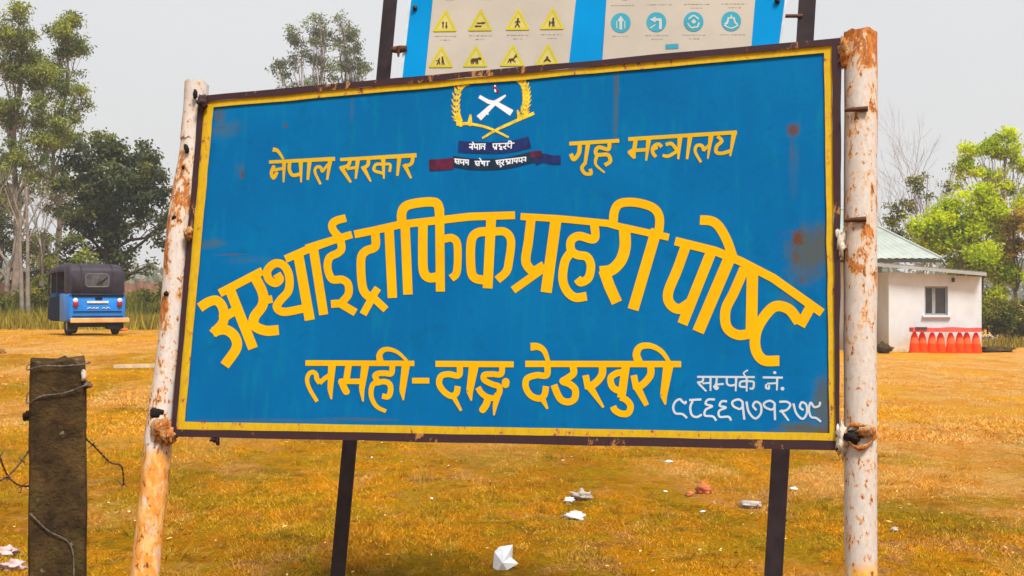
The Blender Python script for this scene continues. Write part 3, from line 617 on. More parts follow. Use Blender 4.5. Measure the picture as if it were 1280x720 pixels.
T([('p', 16, [(252, 98), (692, 100)]), ('s', 16, [(300, 100), (292, 132), (252, 142)]), ('p', (18, 14), [(264, 148), (322, 208)]), ('p', 14, [(292, 148), (352, 144)]), ('p', (18, 12), [(354, 100), (354, 205)]),
   ('p', 16, [(402, 102), (396, 185)]), ('sr', 18, [(382, 172), (398, 190), (410, 180)]), ('p', 16, [(385, 158), (455, 152)]), ('s', 16, [(478, 102), (480, 148), (505, 164), (545, 158)]), ('p', (20, 12), [(550, 100), (546, 208)]),
   ('p', (18, 12), [(630, 100), (630, 210)]), ('s', 16, [(626, 130), (585, 136), (580, 170), (626, 176)]), ('s', 16, [(636, 130), (682, 138), (678, 185), (652, 186)]), ('s', 12, [(620, 92), (606, 72), (622, 56), (640, 46)]),
   ('p', 16, [(752, 102), (905, 104)]), ('p', (18, 12), [(862, 104), (860, 202)]), ('p', 14, [(785, 150), (856, 146)]), ('sr', 16, [(778, 160), (778, 182), (798, 188), (800, 168)]), ('pr', 22, [(843, 66), (845, 66)]), ('pr', 28, [(902, 188), (903, 188)]),
   ('s', 17, [(168, 282), (160, 300), (138, 285), (120, 268), (86, 288), (70, 332), (88, 375), (140, 382), (176, 412)]), ('p', 17, [(192, 275), (285, 270)]), ('s', 17, [(218, 282), (200, 330), (212, 388), (250, 404), (288, 385)]),
   ('s', 17, [(388, 270), (335, 272), (318, 305), (366, 322), (318, 348), (312, 392), (372, 400), (398, 432)]), ('s', 17, [(480, 285), (440, 285), (425, 318), (470, 332), (420, 358), (425, 402), (490, 402), (512, 430)]),
   ('s', 17, [(574, 345), (530, 322), (522, 288), (565, 270), (598, 290), (596, 330), (574, 345)]), ('p', 17, [(598, 300), (612, 424)]), ('s', 17, [(628, 285), (646, 365), (695, 415), (738, 375), (736, 310), (700, 288), (678, 318), (704, 352)]),
   ('s', 17, [(818, 350), (772, 330), (762, 300), (805, 280), (842, 300), (838, 335), (818, 350)]), ('p', 17, [(842, 310), (846, 428)]), ('s', 17, [(878, 288), (935, 288), (962, 312), (935, 350), (880, 362)]), ('p', (20, 14), [(890, 350), (950, 432)]),
   ('s', 17, [(985, 300), (1008, 375), (1055, 418), (1088, 375), (1084, 312), (1050, 292), (1035, 328), (1062, 352)]), ('s', 17, [(1190, 288), (1182, 318), (1145, 328), (1118, 295), (1104, 345), (1120, 402), (1160, 412), (1196, 440)])], 830, 455, 6.095, w6)
paint('lettering', w6, M['white_letter'], panel, n=.0006, step=.3, label='small white contact number')

# ---- emblem: ears of wheat, crossed knives, two ribbons with tiny words
emb = []
def leaf(a, b, w): emb.append(('s', (w, .8), [a, ((a[0] + b[0]) / 2, (a[1] + b[1]) / 2), b]))
def wheat(path, side):
    p = cr(path, 5); emb.append(('p', 1.4, [tuple(q) for q in p]))
    for k in range(2, len(p) - 1, 2):
        t = unit(np.array([*(p[k] - p[k - 1]), 0]))[:2]; nn = np.array([-t[1], t[0]])
        for sg in (-1, 1):
            b = p[k] + t * 6.5 + nn * sg * 5.6; leaf(tuple(p[k] - t * 1.5 + nn * sg * .8), tuple(b), 4.4)
wheat([(577, 154), (572, 146), (570, 130), (573, 112), (583, 102)], 1)
wheat([(652, 145), (657, 132), (658, 120), (656, 108), (648, 97)], -1)
T([('s', (22, 14), [(215, 375), (300, 372), (430, 400), (565, 462)]), ('s', (14, 22), [(388, 468), (470, 420), (540, 385), (735, 300)]), ('pr', (34, 10), [(245, 375), (215, 330)]), ('pr', (34, 14), [(305, 370), (310, 315)]), ('pr', (34, 14), [(640, 335), (625, 285)]), ('pr', (22, 10), [(660, 325), (700, 290)])], 530, 85, 5.333, emb)
paint('emblem_wreath', emb, M['wreath'], panel, n=.0006, step=.3)
wh = []; T([('p', (24, 30), [(368, 190), (430, 225), (480, 235)]), ('p', (30, 44), [(480, 235), (585, 300)]), ('p', (42, 26), [(365, 335), (470, 235)]), ('p', (34, 12), [(460, 240), (545, 182)]), ('p', 12, [(395, 285), (430, 310)])], 530, 85, 5.333, wh)
paint('emblem_knives', wh, M['emb_white'], panel, n=.0006, step=.25)
rd = []; T([('sr', 22, [(470, 125), (478, 145), (492, 158)])], 530, 85, 5.333, rd); paint('emblem_flag', rd, M['emb_red'], panel, n=.0006, step=.25)
rd = []; T([('pr', 11, [(472, 118), (474, 120)]), ('pr', 12, [(474, 146), (476, 156)])], 530, 85, 5.333, rd); paint('emblem_flag_mark', rd, M['emb_white'], panel, n=.0012, step=.25)
rb = []; T([('s', 78, [(228, 524), (350, 530), (480, 532), (600, 520), (706, 494)]), ('s', 74, [(190, 622), (350, 642), (540, 635), (735, 590)]), ('s', 62, [(735, 622), (790, 600), (850, 612), (912, 614)])], 530, 85, 5.333, rb)
rb2 = rb[1:2]; rb = [rb[0], rb[2]]; paint('emblem_ribbon', rb2, M['dteal'], panel, n=.0008, step=.3, label='dark lower ribbon of the emblem')
for q_ in rb: paint('emblem_ribbon', [q_], M['navy'], panel, n=.0004, step=.3)
rb = []; T([('s', 76, [(34, 648), (110, 644), (196, 636)]), ('s', 40, [(712, 580), (745, 572), (786, 572)])], 530, 85, 5.333, rb)
for q_ in rb: paint('emblem_ribbon', [q_], M['maroon'], panel, n=.0010, step=.3, label='maroon ribbon end')
sm = []
T([('p', 7, [(300, 508), (412, 506)]), ('s', 8, [(322, 492), (334, 506)]), ('p', 8, [(322, 508), (322, 545)]), ('pr', 12, [(306, 528), (316, 528)]), ('s', 8, [(336, 510), (338, 530), (354, 528)]), ('p', 8, [(356, 508), (356, 545)]), ('p', 8, [(372, 508), (370, 545)]), ('s', 8, [(382, 540), (382, 522), (392, 520), (400, 526)]), ('p', 8, [(405, 506), (403, 545)]),
   ('p', 7, [(456, 506), (604, 500)]), ('s', 8, [(462, 510), (464, 528), (482, 526)]), ('p', 8, [(484, 506), (482, 545)]), ('p', 7, [(482, 530), (468, 542)]), ('s', 8, [(508, 506), (500, 520), (518, 526), (506, 540), (524, 542)]), ('s', 8, [(546, 506), (544, 522), (530, 526), (548, 542)]), ('s', 8, [(560, 502), (566, 488), (580, 490), (584, 504)]), ('p', 8, [(584, 500), (580, 538)]), ('s', 7, [(560, 506), (560, 524), (572, 526)]),
   ('p', 7, [(200, 606), (300, 614)]), ('s', 8, [(214, 608), (208, 624), (224, 638)]), ('p', 8, [(232, 610), (232, 642)]), ('p', 6, [(214, 622), (232, 622)]), ('s', 8, [(244, 614), (246, 632), (262, 628)]), ('p', 8, [(266, 612), (264, 648)]), ('s', 8, [(278, 616), (280, 632), (292, 628)]), ('p', 8, [(296, 612), (294, 648)]),
   ('p', 7, [(336, 622), (440, 622)]), ('s', 8, [(352, 624), (344, 636), (358, 652)]), ('p', 8, [(368, 622), (366, 654)]), ('p', 7, [(352, 638), (368, 636)]), ('s', 7, [(368, 600), (378, 610), (382, 622)]), ('s', 8, [(398, 624), (384, 634), (398, 640)]), ('p', 8, [(404, 622), (402, 654)]), ('p', 8, [(424, 622), (422, 652)]),
   ('p', 7, [(476, 618), (682, 594)]), ('s', 8, [(492, 618), (484, 630), (496, 644)]), ('p', 8, [(508, 616), (506, 646)]), ('p', 7, [(490, 630), (506, 628)]), ('s', 7, [(504, 646), (516, 654), (506, 660)]), ('s', 8, [(530, 614), (528, 628), (518, 634), (534, 648)]), ('s', 8, [(556, 612), (548, 624), (566, 630), (552, 642)]), ('p', 8, [(574, 610), (572, 640)]), ('p', 8, [(592, 608), (588, 638)]), ('s', 7, [(606, 606), (602, 622), (618, 620)]), ('p', 8, [(622, 604), (618, 634)]), ('s', 7, [(636, 604), (634, 622), (650, 618)]), ('p', 8, [(654, 600), (652, 632)]), ('p', 8, [(678, 596), (676, 624)]), ('p', 7, [(660, 614), (676, 612)])], 530, 85, 5.333, sm)
paint('lettering', sm, M['emb_white'], panel, n=.0013, step=.25, label='tiny white words on the emblem ribbons')

# ------------------------------------------------------------------ the second board behind, with two posters of traffic signs
BK = .8
l0, l1 = axis_ground((487.5, 0), (421.5, 720), -.03, BK); r0, r1 = axis_ground((1009, 0), (966.5, 720), -.03, BK)
def extend(a, b, k): return a + (a - b) * k
l0 = extend(l0, l1, .30); r0 = extend(r0, r1, .30); mid = (l1 + r1) / 2
bs = thing('notice_board', 'sky-blue board with two traffic sign posters on dark iron posts', 'notice board', (mid[0], mid[1], 0))
for a, b in ((l0, l1), (r0, r1)):
    d = unit(a - b); e = unit(np.cross(d, BN)) ; w = .036; th = .007; vs = []
    prof = [(-w, 0), (w, 0), (w, -th), (-w + th, -th), (-w + th, -2 * w), (-w, -2 * w)]
    A = [a + e * p + BN * q for p, q in prof]; B_ = [b + e * p + BN * q for p, q in prof]; n = 6
    MB().add(A + B_, [tuple(range(n))[::-1], tuple(range(n, 2 * n))] + [(i, (i + 1) % n, n + (i + 1) % n, n + i) for i in range(n)]).build('post', M['bpost'], bs)
def lx(x0, y0, x1, y1, y): return x0 + (x1 - x0) * (y - y0) / (y1 - y0)
yT, yB = -215, 300
PL = lambda y: lx(514, 0, 503.5, 92, y); PR = lambda y: lx(981, 0, 974.5, 50, y)
q = [(PL(yT), yT), (PR(yT), yT), (PR(yB), yB), (PL(yB), yB)]
bp = MB().hexa([on(*c, -.03, BK) for c in q], [on(*c, 0, BK) for c in q]).build('panel', M['bpanel'], bs)
for F_, sg in ((PL, -1), (PR, 1)):
    e = [(F_(yT), yT), (F_(yT) + sg * 3.2, yT), (F_(yB) + sg * 3.2, yB), (F_(yB), yB)]
    MB().hexa([on(*c, -.032, BK) for c in e], [on(*c, .002, BK) for c in e]).build('edge_trim', M['bedge'], bp)
def rot(lst, k): return lst
posters = []
for (xa, xb, x2a, x2b, y0_, y1_) in ((541, 720, 532, 712, -160, 112), (758, 944, 752, 938, -160, 100)):
    fa = lambda y: lx(xa, 0, x2a, 88, y); fb = lambda y: lx(xb, 0, x2b, 72, y)
    e = [(fa(y0_), y0_), (fb(y0_), y0_), (fb(y1_), y1_), (fa(y1_), y1_)]
    posters.append(MB().hexa([on(*c, .001, BK) for c in e], [on(*c, .003, BK) for c in e]).build('poster', M['poster'], bp))
posters[0]['label'] = 'left poster of yellow triangular warning signs'; posters[1]['label'] = 'right poster of round blue signs'
bracket = [on(490, 62, .01, BK), on(499, 62, .01, BK), on(508, 60, .01, BK)]
MB().tube(bracket, [.014, .02, .012], 8).build('bracket', M['rod'], bs); MB().tube([on(498, 60, .02, BK), on(498, 71, .02, BK)], [.012, .004], 8).build('bolt', M['rod'], bs)
MB().blob(on(519, 10, .005, BK), .012, .2).build('bolt', M['bpost'], bp); MB().blob(on(972, 1, .005, BK), .012, .2).build('bolt', M['bpost'], bp)
MB().tube([on(976, 20, -.01, BK), on(1003, 20, -.03, BK)], .008, 6).build('bracket', M['rod'], bs)
icons = {
 'updown': [('p', 1.4, [(-2.2, 4), (-2.2, -2)]), ('p', (3.4, .3), [(-2.2, -2), (-2.2, -5)]), ('p', 1.4, [(2, -4), (2, 2.5)]), ('p', (3.4, .3), [(2, 1.5), (2, 5)])],
 'leftright': [('p', 1.4, [(-6, 2.6), (2, 2.6)]), ('p', (3, .3), [(-4, 2.6), (-7, 2.6)]), ('p', 1.4, [(-4, -1.4), (4, -1.6)]), ('p', (3, .3), [(3, -1.6), (7, -1.8)])],
 'walk': [('pr', 2.4, [(.5, -6), (.6, -6)]), ('p', 2.2, [(.3, -4.5), (-.2, 0)]), ('p', (1.6, 1.1), [(-.2, 0), (-3.4, 5)]), ('p', (1.6, 1.1), [(0, 0), (1.2, 2.4), (2.6, 5)]), ('p', 1.1, [(.2, -4), (-3.2, -1)]), ('p', 1.1, [(.2, -4), (3.4, -1.4)])],
 'pair': [('pr', 2.4, [(1.6, -5.5), (1.7, -5.5)]), ('p', (2, 3.4), [(1.6, -4.2), (1.6, 1.6)]), ('p', 1.2, [(1, 1), (.6, 5)]), ('p', 1.2, [(2.2, 1), (3, 5)]), ('pr', 1.8, [(-3, -1.6), (-2.9, -1.6)]), ('p', (1.2, 2.2), [(-3, -.6), (-3, 3)]), ('p', 1.2, [(-3, 2), (-3.4, 5)]), ('p', 1, [(0, -1), (-2.6, 1)])],
 'group': [('pr', 2.2, [(2, -4.6), (2.1, -4.6)]), ('p', (2, 3), [(2, -3.4), (2.6, 1.6)]), ('p', 1.2, [(2, 1), (1.4, 5)]), ('p', 1.2, [(3, 1), (4.4, 5)]), ('pr', 1.8, [(-2, -2.8), (-1.9, -2.8)]), ('p', (1.2, 2.4), [(-2, -1.8), (-2.6, 2)]), ('p', 1.2, [(-2.6, 1), (-5, 5)]), ('p', 1.2, [(-2.4, 1), (-1, 4.6)]), ('p', 1, [(-2, -1), (-5.6, 0)])],
 'cow': [('p', 4.2, [(-4.6, 0), (3.4, -.4)]), ('pr', 2.8, [(4.4, -2.2), (6.4, -2)]), ('p', 1.4, [(-4, 1), (-4.4, 5)]), ('p', 1.4, [(-2.2, 1), (-2.4, 5)]), ('p', 1.4, [(1.4, 1), (1.2, 5)]), ('p', 1.4, [(3.2, 1), (3.4, 5)]), ('p', .9, [(-4.8, -1), (-6, 3)])],
 'deer': [('p', 3, [(-4, .6), (2, 0)]), ('p', 1.8, [(1.6, 0), (4, -4)]), ('pr', 1.8, [(3.8, -4.2), (5.6, -3.8)]), ('p', .8, [(4, -5), (6.6, -7.4)]), ('p', 1.1, [(-3.6, 1), (-5.4, 4.6)]), ('p', 1.1, [(1.6, 1), (4.4, 3.4)]), ('p', 1, [(-2.4, 1.4), (-1, 4.6)])],
 'heap': [('p', (1, 3), [(-4.4, 4), (0, 0)]), ('p', (3, 1), [(0, 0), (4.4, 4)]), ('pr', 2.4, [(0, -2), (.1, -2)])]}
def tri_sign(cx, cy, ic, s=14.5):
    sl = -.105
    A, B_, C_ = (cx + 1.2, cy - s * .95), (cx - s * .98, cy + s * .82), (cx + s * .98, cy + s * .80)
    t = paint('warning_triangle', [('p', s * .66, [(cx - s * .0 - .2, cy + s * .34), (cx + .2, cy + s * .341)]), ('pr', 3.2, [A, B_, C_, A]), ('p', (.5, s * 1.7), [A, (cx, cy + s * .80)])], M['pr_yel2'], posters[0], n=.0045, back=BK, step=.5)
    paint('sign_border', [('pr', 2.6, [A, B_, C_, A])], M['pr_yel'], posters[0], n=.0055, back=BK, step=.35)
    if ic: paint('pictogram', [(k, w, [(cx + x, cy + 4 + y * .95) for x, y in p]) for k, w, p in icons[ic]], M['pr_dark'], posters[0], n=.0062, back=BK, step=.25)
def caption(cx, cy, w, rows, out):
    for r in range(rows):
        x = cx - w / 2 * (1 if r == 0 else .4)
        while x < cx + w / 2 * (1 if r == 0 else .4):
            l_ = rng.uniform(1.2, 4); out.append(('p', rng.uniform(.5, 1.0), [(x, cy + r * 4.6), (x + l_, cy + r * 4.6 - .05)])); x += l_ + rng.uniform(.8, 2)
cap = []
for row, (ys_, icl) in enumerate(((-22, (None,) * 4), (28, ('updown', 'leftright', 'walk', 'pair')), (73, ('group', 'cow', 'deer', 'heap')))):
    for k, ic in enumerate(icl):
        cx = (563, 605, 651, 694)[k] if row == 0 else ((556, 600, 647, 690)[k] if row == 1 else (551, 594, 640, 684)[k])
        tri_sign(cx, ys_ - k * .9 - 1, ic, 13.5)
        if row < 2: caption(cx, ys_ + 17 - k * .7, 27, 2, cap)
paint('caption', cap, M['pr_grey'], posters[0], n=.0045, back=BK, step=.3)
cap = []
def disc_sign(cx, cy, ic, mat='pr_blue'):
    paint('mandatory_sign', [('pr', 24.5, [(cx, cy), (cx + .1, cy)])], M[mat], posters[1], n=.0045, back=BK, step=.5)
    if ic: paint('pictogram', [(k, w, [(cx + x, cy + y) for x, y in p]) for k, w, p in ic], M['pr_pale'], posters[1], n=.0055, back=BK, step=.3)
blue = ([('p', 3.6, [(0, 8.5), (0, -3)]), ('p', (9, .4), [(0, -2), (0, -8.5)]), ('p', 1.2, [(-5, 7), (-5, -2)]), ('p', 1.2, [(5, 7), (5, -2)])],
        [('p', 3.4, [(5, 9), (5, -3), (-2, -3)]), ('p', (8, .4), [(-1, -3), (-8, -3)]), ('p', 1.4, [(-8, 8), (-1, 3)])],
        [('s', 2, [(6.5, -3), (0, -7.5), (-6.5, -3)]), ('s', 2, [(-7.5, 2), (-3, 7.5), (3, 6.5)]), ('s', 2, [(7, 1), (5, 6), (3, 7)]), ('pr', 5, [(0, 0), (.2, 0)])],
        [('p', 2.6, [(-3, -5), (-5, 2), (-8, 4)]), ('p', 2.6, [(3, -5), (5, 2), (8, 4)]), ('p', (1, 4), [(0, -8), (0, -3)]), ('s', 1.6, [(-9, 5), (0, 8.6), (9, 5)])])
for k, ic in enumerate(blue):
    cx = (776, 820.5, 867, 914)[k]; cy = (28.5, 27.5, 27, 26.5)[k]; disc_sign(cx, cy, ic); caption(cx, cy + 16.5, 28 if k else 20, 1 + (k in (1, 2)), cap)
    disc_sign(cx + 5, cy - 41, None, ('pr_yel2', 'pr_yel', 'pr_blue', 'pr_blue')[k]); caption(cx + 3, cy - 22, 30, 1 + (k > 1), cap)
paint('caption', cap, M['pr_grey'], posters[1], n=.0045, back=BK, step=.3)
paint('footer_mark', [('p', 6, [(832, 58.5), (848, 57.5)])], M['pr_blue'], posters[1], n=.0045, back=BK, step=.4)

# ------------------------------------------------------------------ concrete fence post with barbed wire
D = 3.05; tl, tr = P(39, 452, D), P(107, 452, D); wid = tr[0] - tl[0]; cx, top = (73 - 640) / FPX * (D + wid / 2), tl[2]
cp = thing('fence_post', 'dark weathered square concrete post with wire wrapped round its top at the left edge', 'fence post', (cx, D + wid / 2, 0))
mb = MB(); n = 40; vs = []; h = wid / 2; ringp = []
for e in range(4):
    for t in np.linspace(-1, 1, 9)[:-1]: ringp.append([(t, -1), (1, t), (-t, 1), (-1, -t)][e])
nr_ = len(ringp)
for i in range(n + 1):
    z = -.12 + (top + .12) * i / n
    for (a, b) in ringp:
        m_ = max(abs(a), abs(b)); cc = .06 if min(abs(a), abs(b)) > .95 else 0.
        k = h * (1 + .045 * (1 - i / n) + .05 * noise.noise(Vector((a * 2.2, b * 2.2, z * 7))) + .03 * noise.noise(Vector((a * 8, b * 8, z * 30))))
        dz = 0
        if i >= n - 1: k *= (.985 if i == n - 1 else .94); dz = .016 * noise.noise(Vector((a * 2.5, b * 2.5, 5)))
        vs.append((cx + a * k * (1 - cc), D + h + b * k * (1 - cc), z + dz))
fs = [(i * nr_ + k, i * nr_ + (k + 1) % nr_, (i + 1) * nr_ + (k + 1) % nr_, (i + 1) * nr_ + k) for i in range(n) for k in range(nr_)]
c0 = len(vs); vs.append((cx, D + h, top + .004)); fs += [(n * nr_ + k, n * nr_ + (k + 1) % nr_, c0) for k in range(nr_)]
mb.add(vs, fs, False).build('shaft', M['conc'], cp, fix=False)
def bb(pxs, Yd): return [P(x, y, d) for (x, y), d in zip(pxs, Yd if isinstance(Yd, (list, tuple)) else [Yd] * len(pxs))]
def wire(pts, r=.0012, name='wire', par=cp, mat='wire', nsm=10):
    p = np.array(pts); c3 = []
    q = np.vstack([2 * p[0] - p[1], p, 2 * p[-1] - p[-2]])
    for i in range(1, len(q) - 2):
        a, b, c, d = q[i - 1:i + 3]
        for t in np.linspace(0, 1, nsm, endpoint=False): c3.append(.5 * ((2 * b) + (c - a) * t + (2 * a - 5 * b + 4 * c - d) * t * t + (3 * b - a - 3 * c + d) * t ** 3))
    c3.append(p[-1]); mb = MB()
    ph = np.arange(len(c3)) * 1.3
    for s_ in (0, math.pi): mb.tube([c + np.array([math.cos(f + s_) * r, 0, math.sin(f + s_) * r]) for c, f in zip(c3, ph)], r * .8, 5)
    return mb, c3
def wrap(y_l, y_r, bulge=0.0):
    f = D - .006; b_ = D + wid + .006; x0, x1 = (cx - h - .004) / D * FPX + 640, (cx + h + .004) / D * FPX + 640
    return [P(x0, y_l, D), P(x0 + 16, y_l * .72 + y_r * .28 - 3, f), P(x0 + 42, (y_l + y_r) / 2 - 1, f), P(x1 - 2, y_r, f), np.array([cx + h + .007, D + h, P(0, y_r, D)[2]]), np.array([cx + h * .9, b_, P(0, (y_l + y_r) / 2, D)[2]]), np.array([cx - h * .9, b_, P(0, (y_l + y_r) / 2, D)[2]]), np.array([cx - h - .007, D + h, P(0, y_l, D)[2]]), P(x0, y_l, D)]
x0_ = (cx - h - .004) / D * FPX + 640
wire(wrap(504, 481))[0].build('wire', M['wire'], cp)
wire(wrap(462, 455))[0].build('wire', M['wire'], cp)
wire([P(x0_ + 2, 640, D - .005), P(x0_ + 22, 662, D - .006), P(x0_ + 50, 684, D - .006), P(x0_ + 54, 735, D - .006)])[0].build('wire', M['wire'], cp)
MB().blob(P(x0_ + 66, 470, D - .002), (.006, .006, .013), .3, 3).build('wire_knot', M['chalk'], cp)
MB().blob(P(x0_ + 71, 482, D), (.008, .01, .007), .6, 5, 10, 8, 3).build('wire_knot', M['wire_rust'], cp)
MB().blob((cx - wid / 2 - .004, D + .03, P(0, 521, D)[2]), (.012, .012, .010), .5, 6, 10, 8, 2).build('wire_knot', M['conc'], cp)
cp.rotation_euler = (0, 0, R(19))
def barbed(pts, label):
    mb, c3 = wire(pts, .0017, mat='wire_rust')
    for k in range(6, len(c3) - 3, 11):
        c = Vector(c3[k])
        for _ in range(4):
            d = Vector((rng.uniform(-1, 1), rng.uniform(-1, 1), rng.uniform(-1, 1))).normalized(); mb.tube([c - d * .003, c + d * .017], [.0017, .0006], 4)
    o = mb.build('barbed_wire', M['wire_rust'], None, loc=pts[0]); tag(o, label, 'wire')
barbed([P(107, 548, D + .06), P(122, 562, 3.3), P(138, 578, 3.5), P(152, 583, 3.7), P(154, 606, 3.8), P(147, 600, 3.9)], 'loose barbed wire end curling off the right side of the concrete post')
barbed([P(39, 560, D + .05), P(20, 585, 3.0), P(2, 600, 2.9), P(-40, 612, 2.7)], 'upper rusty barbed wire strand running left from the concrete post')
barbed([P(37, 608, D + .06), P(22, 606, 3.1), P(8, 592, 3.05), P(-4, 566, 2.9), P(-30, 545, 2.8)], 'lower rusty barbed wire strand with a kink left of the concrete post')

#@REST
def lerpx(xa, za, xb, zb, x): return za + (zb - za) * (x - xa) / (xb - xa)
# ------------------------------------------------------------------ whitewashed hut on the right, tin roofs
def gb(px, py, Y): return P(px, py, Y)
HY = 41.5
xL, xR = P(1111, 400, HY)[0], P(1227, 400, HY)[0]; z0 = gzf((xL + xR) / 2, HY) - .1
hut = thing('hut', 'small whitewashed hut with pale green tin roof and one grey-framed window', 'hut', ((xL + xR) / 2, HY, z0 + .1))
zt = lambda x: lerpx(xL, P(0, 340, HY)[2], xR, P(0, 346, HY)[2], x)
depth = 4.2; wx0, wx1 = P(1155, 0, HY)[0], P(1184, 0, HY)[0]; wz1, wz0 = P(0, 358, HY)[2], P(0, 394, HY)[2]
mb = MB(); th = .22
def pq(x0, x1, za, zb0, zb1, y0, y1): mb.hexa([(x0, y0, za), (x1, y0, za), (x1, y1, za), (x0, y1, za)], [(x0, y0, zb0), (x1, y0, zb1), (x1, y1, zb1), (x0, y1, zb0)])
pq(xL, wx0, z0, zt(xL), zt(wx0), HY, HY + th); pq(wx1, xR, z0, zt(wx1), zt(xR), HY, HY + th)
pq(wx0, wx1, z0, wz0, wz0, HY, HY + th); pq(wx0, wx1, wz1, zt(wx0), zt(wx1), HY, HY + th)
mb.build('wall', M['wall'], hut)
mb = MB(); pq(xL, xL + th, z0, zt(xL), zt(xL), HY + th, HY + depth); wl = mb.build('wall', M['wall'], hut)
mb = MB(); pq(xR - th, xR, z0, zt(xR), zt(xR), HY + th, HY + depth); mb.build('wall', M['wall'], hut)
mb = MB(); pq(xL + th, xR - th, z0, zt(xL + th), zt(xR - th), HY + depth - th, HY + depth); mb.build('wall', M['wall'], hut)
MB().box(((xL + xR) / 2, HY + depth / 2, z0 + .12), (xR - xL - .5, depth - .5, .06)).build('floor', M['slab'], hut)
# window: frame, mullion, two panes, sill
fw = .055; mb = MB()
for a, b in ((wx0, wx0 + fw), (wx1 - fw, wx1)): mb.box(((a + b) / 2, HY + .10, (wz0 + wz1) / 2), (b - a, .06, wz1 - wz0))
mb.box(((wx0 + wx1) / 2, HY + .10, wz1 - fw / 2), (wx1 - wx0 - 2 * fw, .058, fw)); mb.box(((wx0 + wx1) / 2, HY + .10, wz0 + fw / 2), (wx1 - wx0 - 2 * fw, .058, fw))
wmx = P(1167, 0, HY)[0]; mb.box((wmx, HY + .10, (wz0 + wz1) / 2), (.11, .056, wz1 - wz0 - 2 * fw))
win = mb.build('window', M['wframe'], hut)
for a, b in ((wx0 + fw, wmx - .055), (wmx + .055, wx1 - fw)): MB().box(((a + b) / 2, HY + .115, (wz0 + wz1) / 2), (b - a, .01, wz1 - wz0 - 2 * fw)).build('pane', M['glass'], win)
MB().box(((wx0 + wx1) / 2, HY - .02, wz0 - .035), (wx1 - wx0 + .16, .14, .06)).build('sill', M['wall'], win)
MB().box((P(1190, 0, HY)[0], HY - .05, P(0, 350, HY)[2]), (.07, .1, .13)).build('meter_box', M['darkw'], hut)
MB().box(((xL + xR) / 2, HY - .10, z0 + .12), (xR - xL + .1, .2, .16)).build('plinth', M['slab'], hut)
def sheet(name, poly, mat, par, th=.03, corr=.09, amp=.012, axis=0):   # corrugated sheet over a quad (a,b) bottom edge (d,c) top edge
    a, b, c, d = [np.array(q, float) for q in poly]; n = max(6, int(np.linalg.norm(b - a) / corr * 4)); nn = unit(np.cross(b - a, d - a))
    if nn[2] < 0: nn = -nn
    vs = []
    for i in range(n + 1):
        t = i / n; o = nn * amp * math.sin(t * n / 4 * 2 * math.pi)
        for q in (a + (b - a) * t, d + (c - d) * t): vs += [q + o, q + o - nn * th * .1]
    fs = []
    for i in range(n): k = i * 4; fs += [(k, k + 4, k + 6, k + 2), (k + 1, k + 3, k + 7, k + 5), (k, k + 1, k + 5, k + 4), (k + 2, k + 6, k + 7, k + 3)]
    return MB().add(vs, fs).build(name, mat, par, fix=False)
rl, rr = P(1052, 0, HY)[0], P(1232, 0, HY - .35)[0]
zl, zr = P(0, 328.5, HY)[2], P(0, 340.5, HY)[2]
zz = lambda x: lerpx(P(1095, 0, HY)[0], zl, P(1230, 0, HY)[0], zr, x)
lean = sheet('roof_sheet', [(rl, HY - .35, zz(rl)), (rr, HY - .35, zz(rr)), (rr, HY + depth + .3, zz(rr) + .15), (rl, HY + depth + .3, zz(rl) + .15)], M['roof2'], hut, corr=.2, amp=.006); lean['label'] = 'grey lean-to tin sheet over the front room'
MB().hexa([(rl, HY - .37, zz(rl) - .13), (rr, HY - .37, zz(rr) - .13), (rr, HY - .34, zz(rr) - .13), (rl, HY - .34, zz(rl) - .13)], [(rl, HY - .37, zz(rl) - .02), (rr, HY - .37, zz(rr) - .02), (rr, HY - .34, zz(rr) - .02), (rl, HY - .34, zz(rl) - .02)]).build('fascia', M['roof2'], hut)
for k in range(7):
    x = xL + .3 + (xR - xL - .5) * k / 6; MB().box((x, HY - .17, zz(x) - .09), (.07, .33, .08)).build('rafter', M['darkw'], hut)
# main block behind: walls and hipped roof
y2 = HY + 1.2; bx0, bx1 = P(905, 0, y2)[0], P(1168, 0, y2)[0]; by1 = y2 + 5.5; ze = P(0, 324.5, y2)[2] - .06
mb = MB()
mb.box(((bx0 + xL - .3) / 2 + .1, y2 + .5, (ze + z0) / 2), (xL - .5 - bx0, .22, ze - z0)); mb.build('wall', M['wall'], hut)
MB().box((bx0 + .11, (y2 + .61 + by1) / 2 , (ze + z0) / 2), (.22, by1 - y2 - .62, ze - z0)).build('wall', M['wall'], hut)
MB().box(((bx0 + bx1) / 2, by1 - .12, (ze + z0) / 2), (bx1 - bx0 - .5, .22, ze - z0)).build('wall', M['wall'], hut)
e0, e1, e2, e3 = (bx0 - .4, y2 - .2, ze + .1), (P(1177, 0, y2 - .2)[0], y2 - .2, ze + .1), (P(1177, 0, y2)[0], by1 + .4, ze + .1), (bx0 - .4, by1 + .4, ze + .1)
pz = P(0, 262, y2 + 3)[2]; rgx1 = P(1052, 0, y2 + 3)[0]; rgx0 = bx0 + 2.4
r1, r0_ = (rgx1, y2 + 2.8, pz), (rgx0, y2 + 2.8, pz)
for q in ([e0, e1, r1, r0_], [e1, e2, r1, r1], [e2, e3, r0_, r1], [e3, e0, r0_, r0_]): sheet('roof_sheet', q, M['roof'], hut, corr=.25, amp=.015)
MB().tube([e1, r1], .05, 6).build('ridge_cap', M['roof'], hut); MB().tube([e0, r0_], .05, 6).build('ridge_cap', M['roof'], hut); MB().tube([r0_, r1], .06, 6).build('ridge_cap', M['roof'], hut)
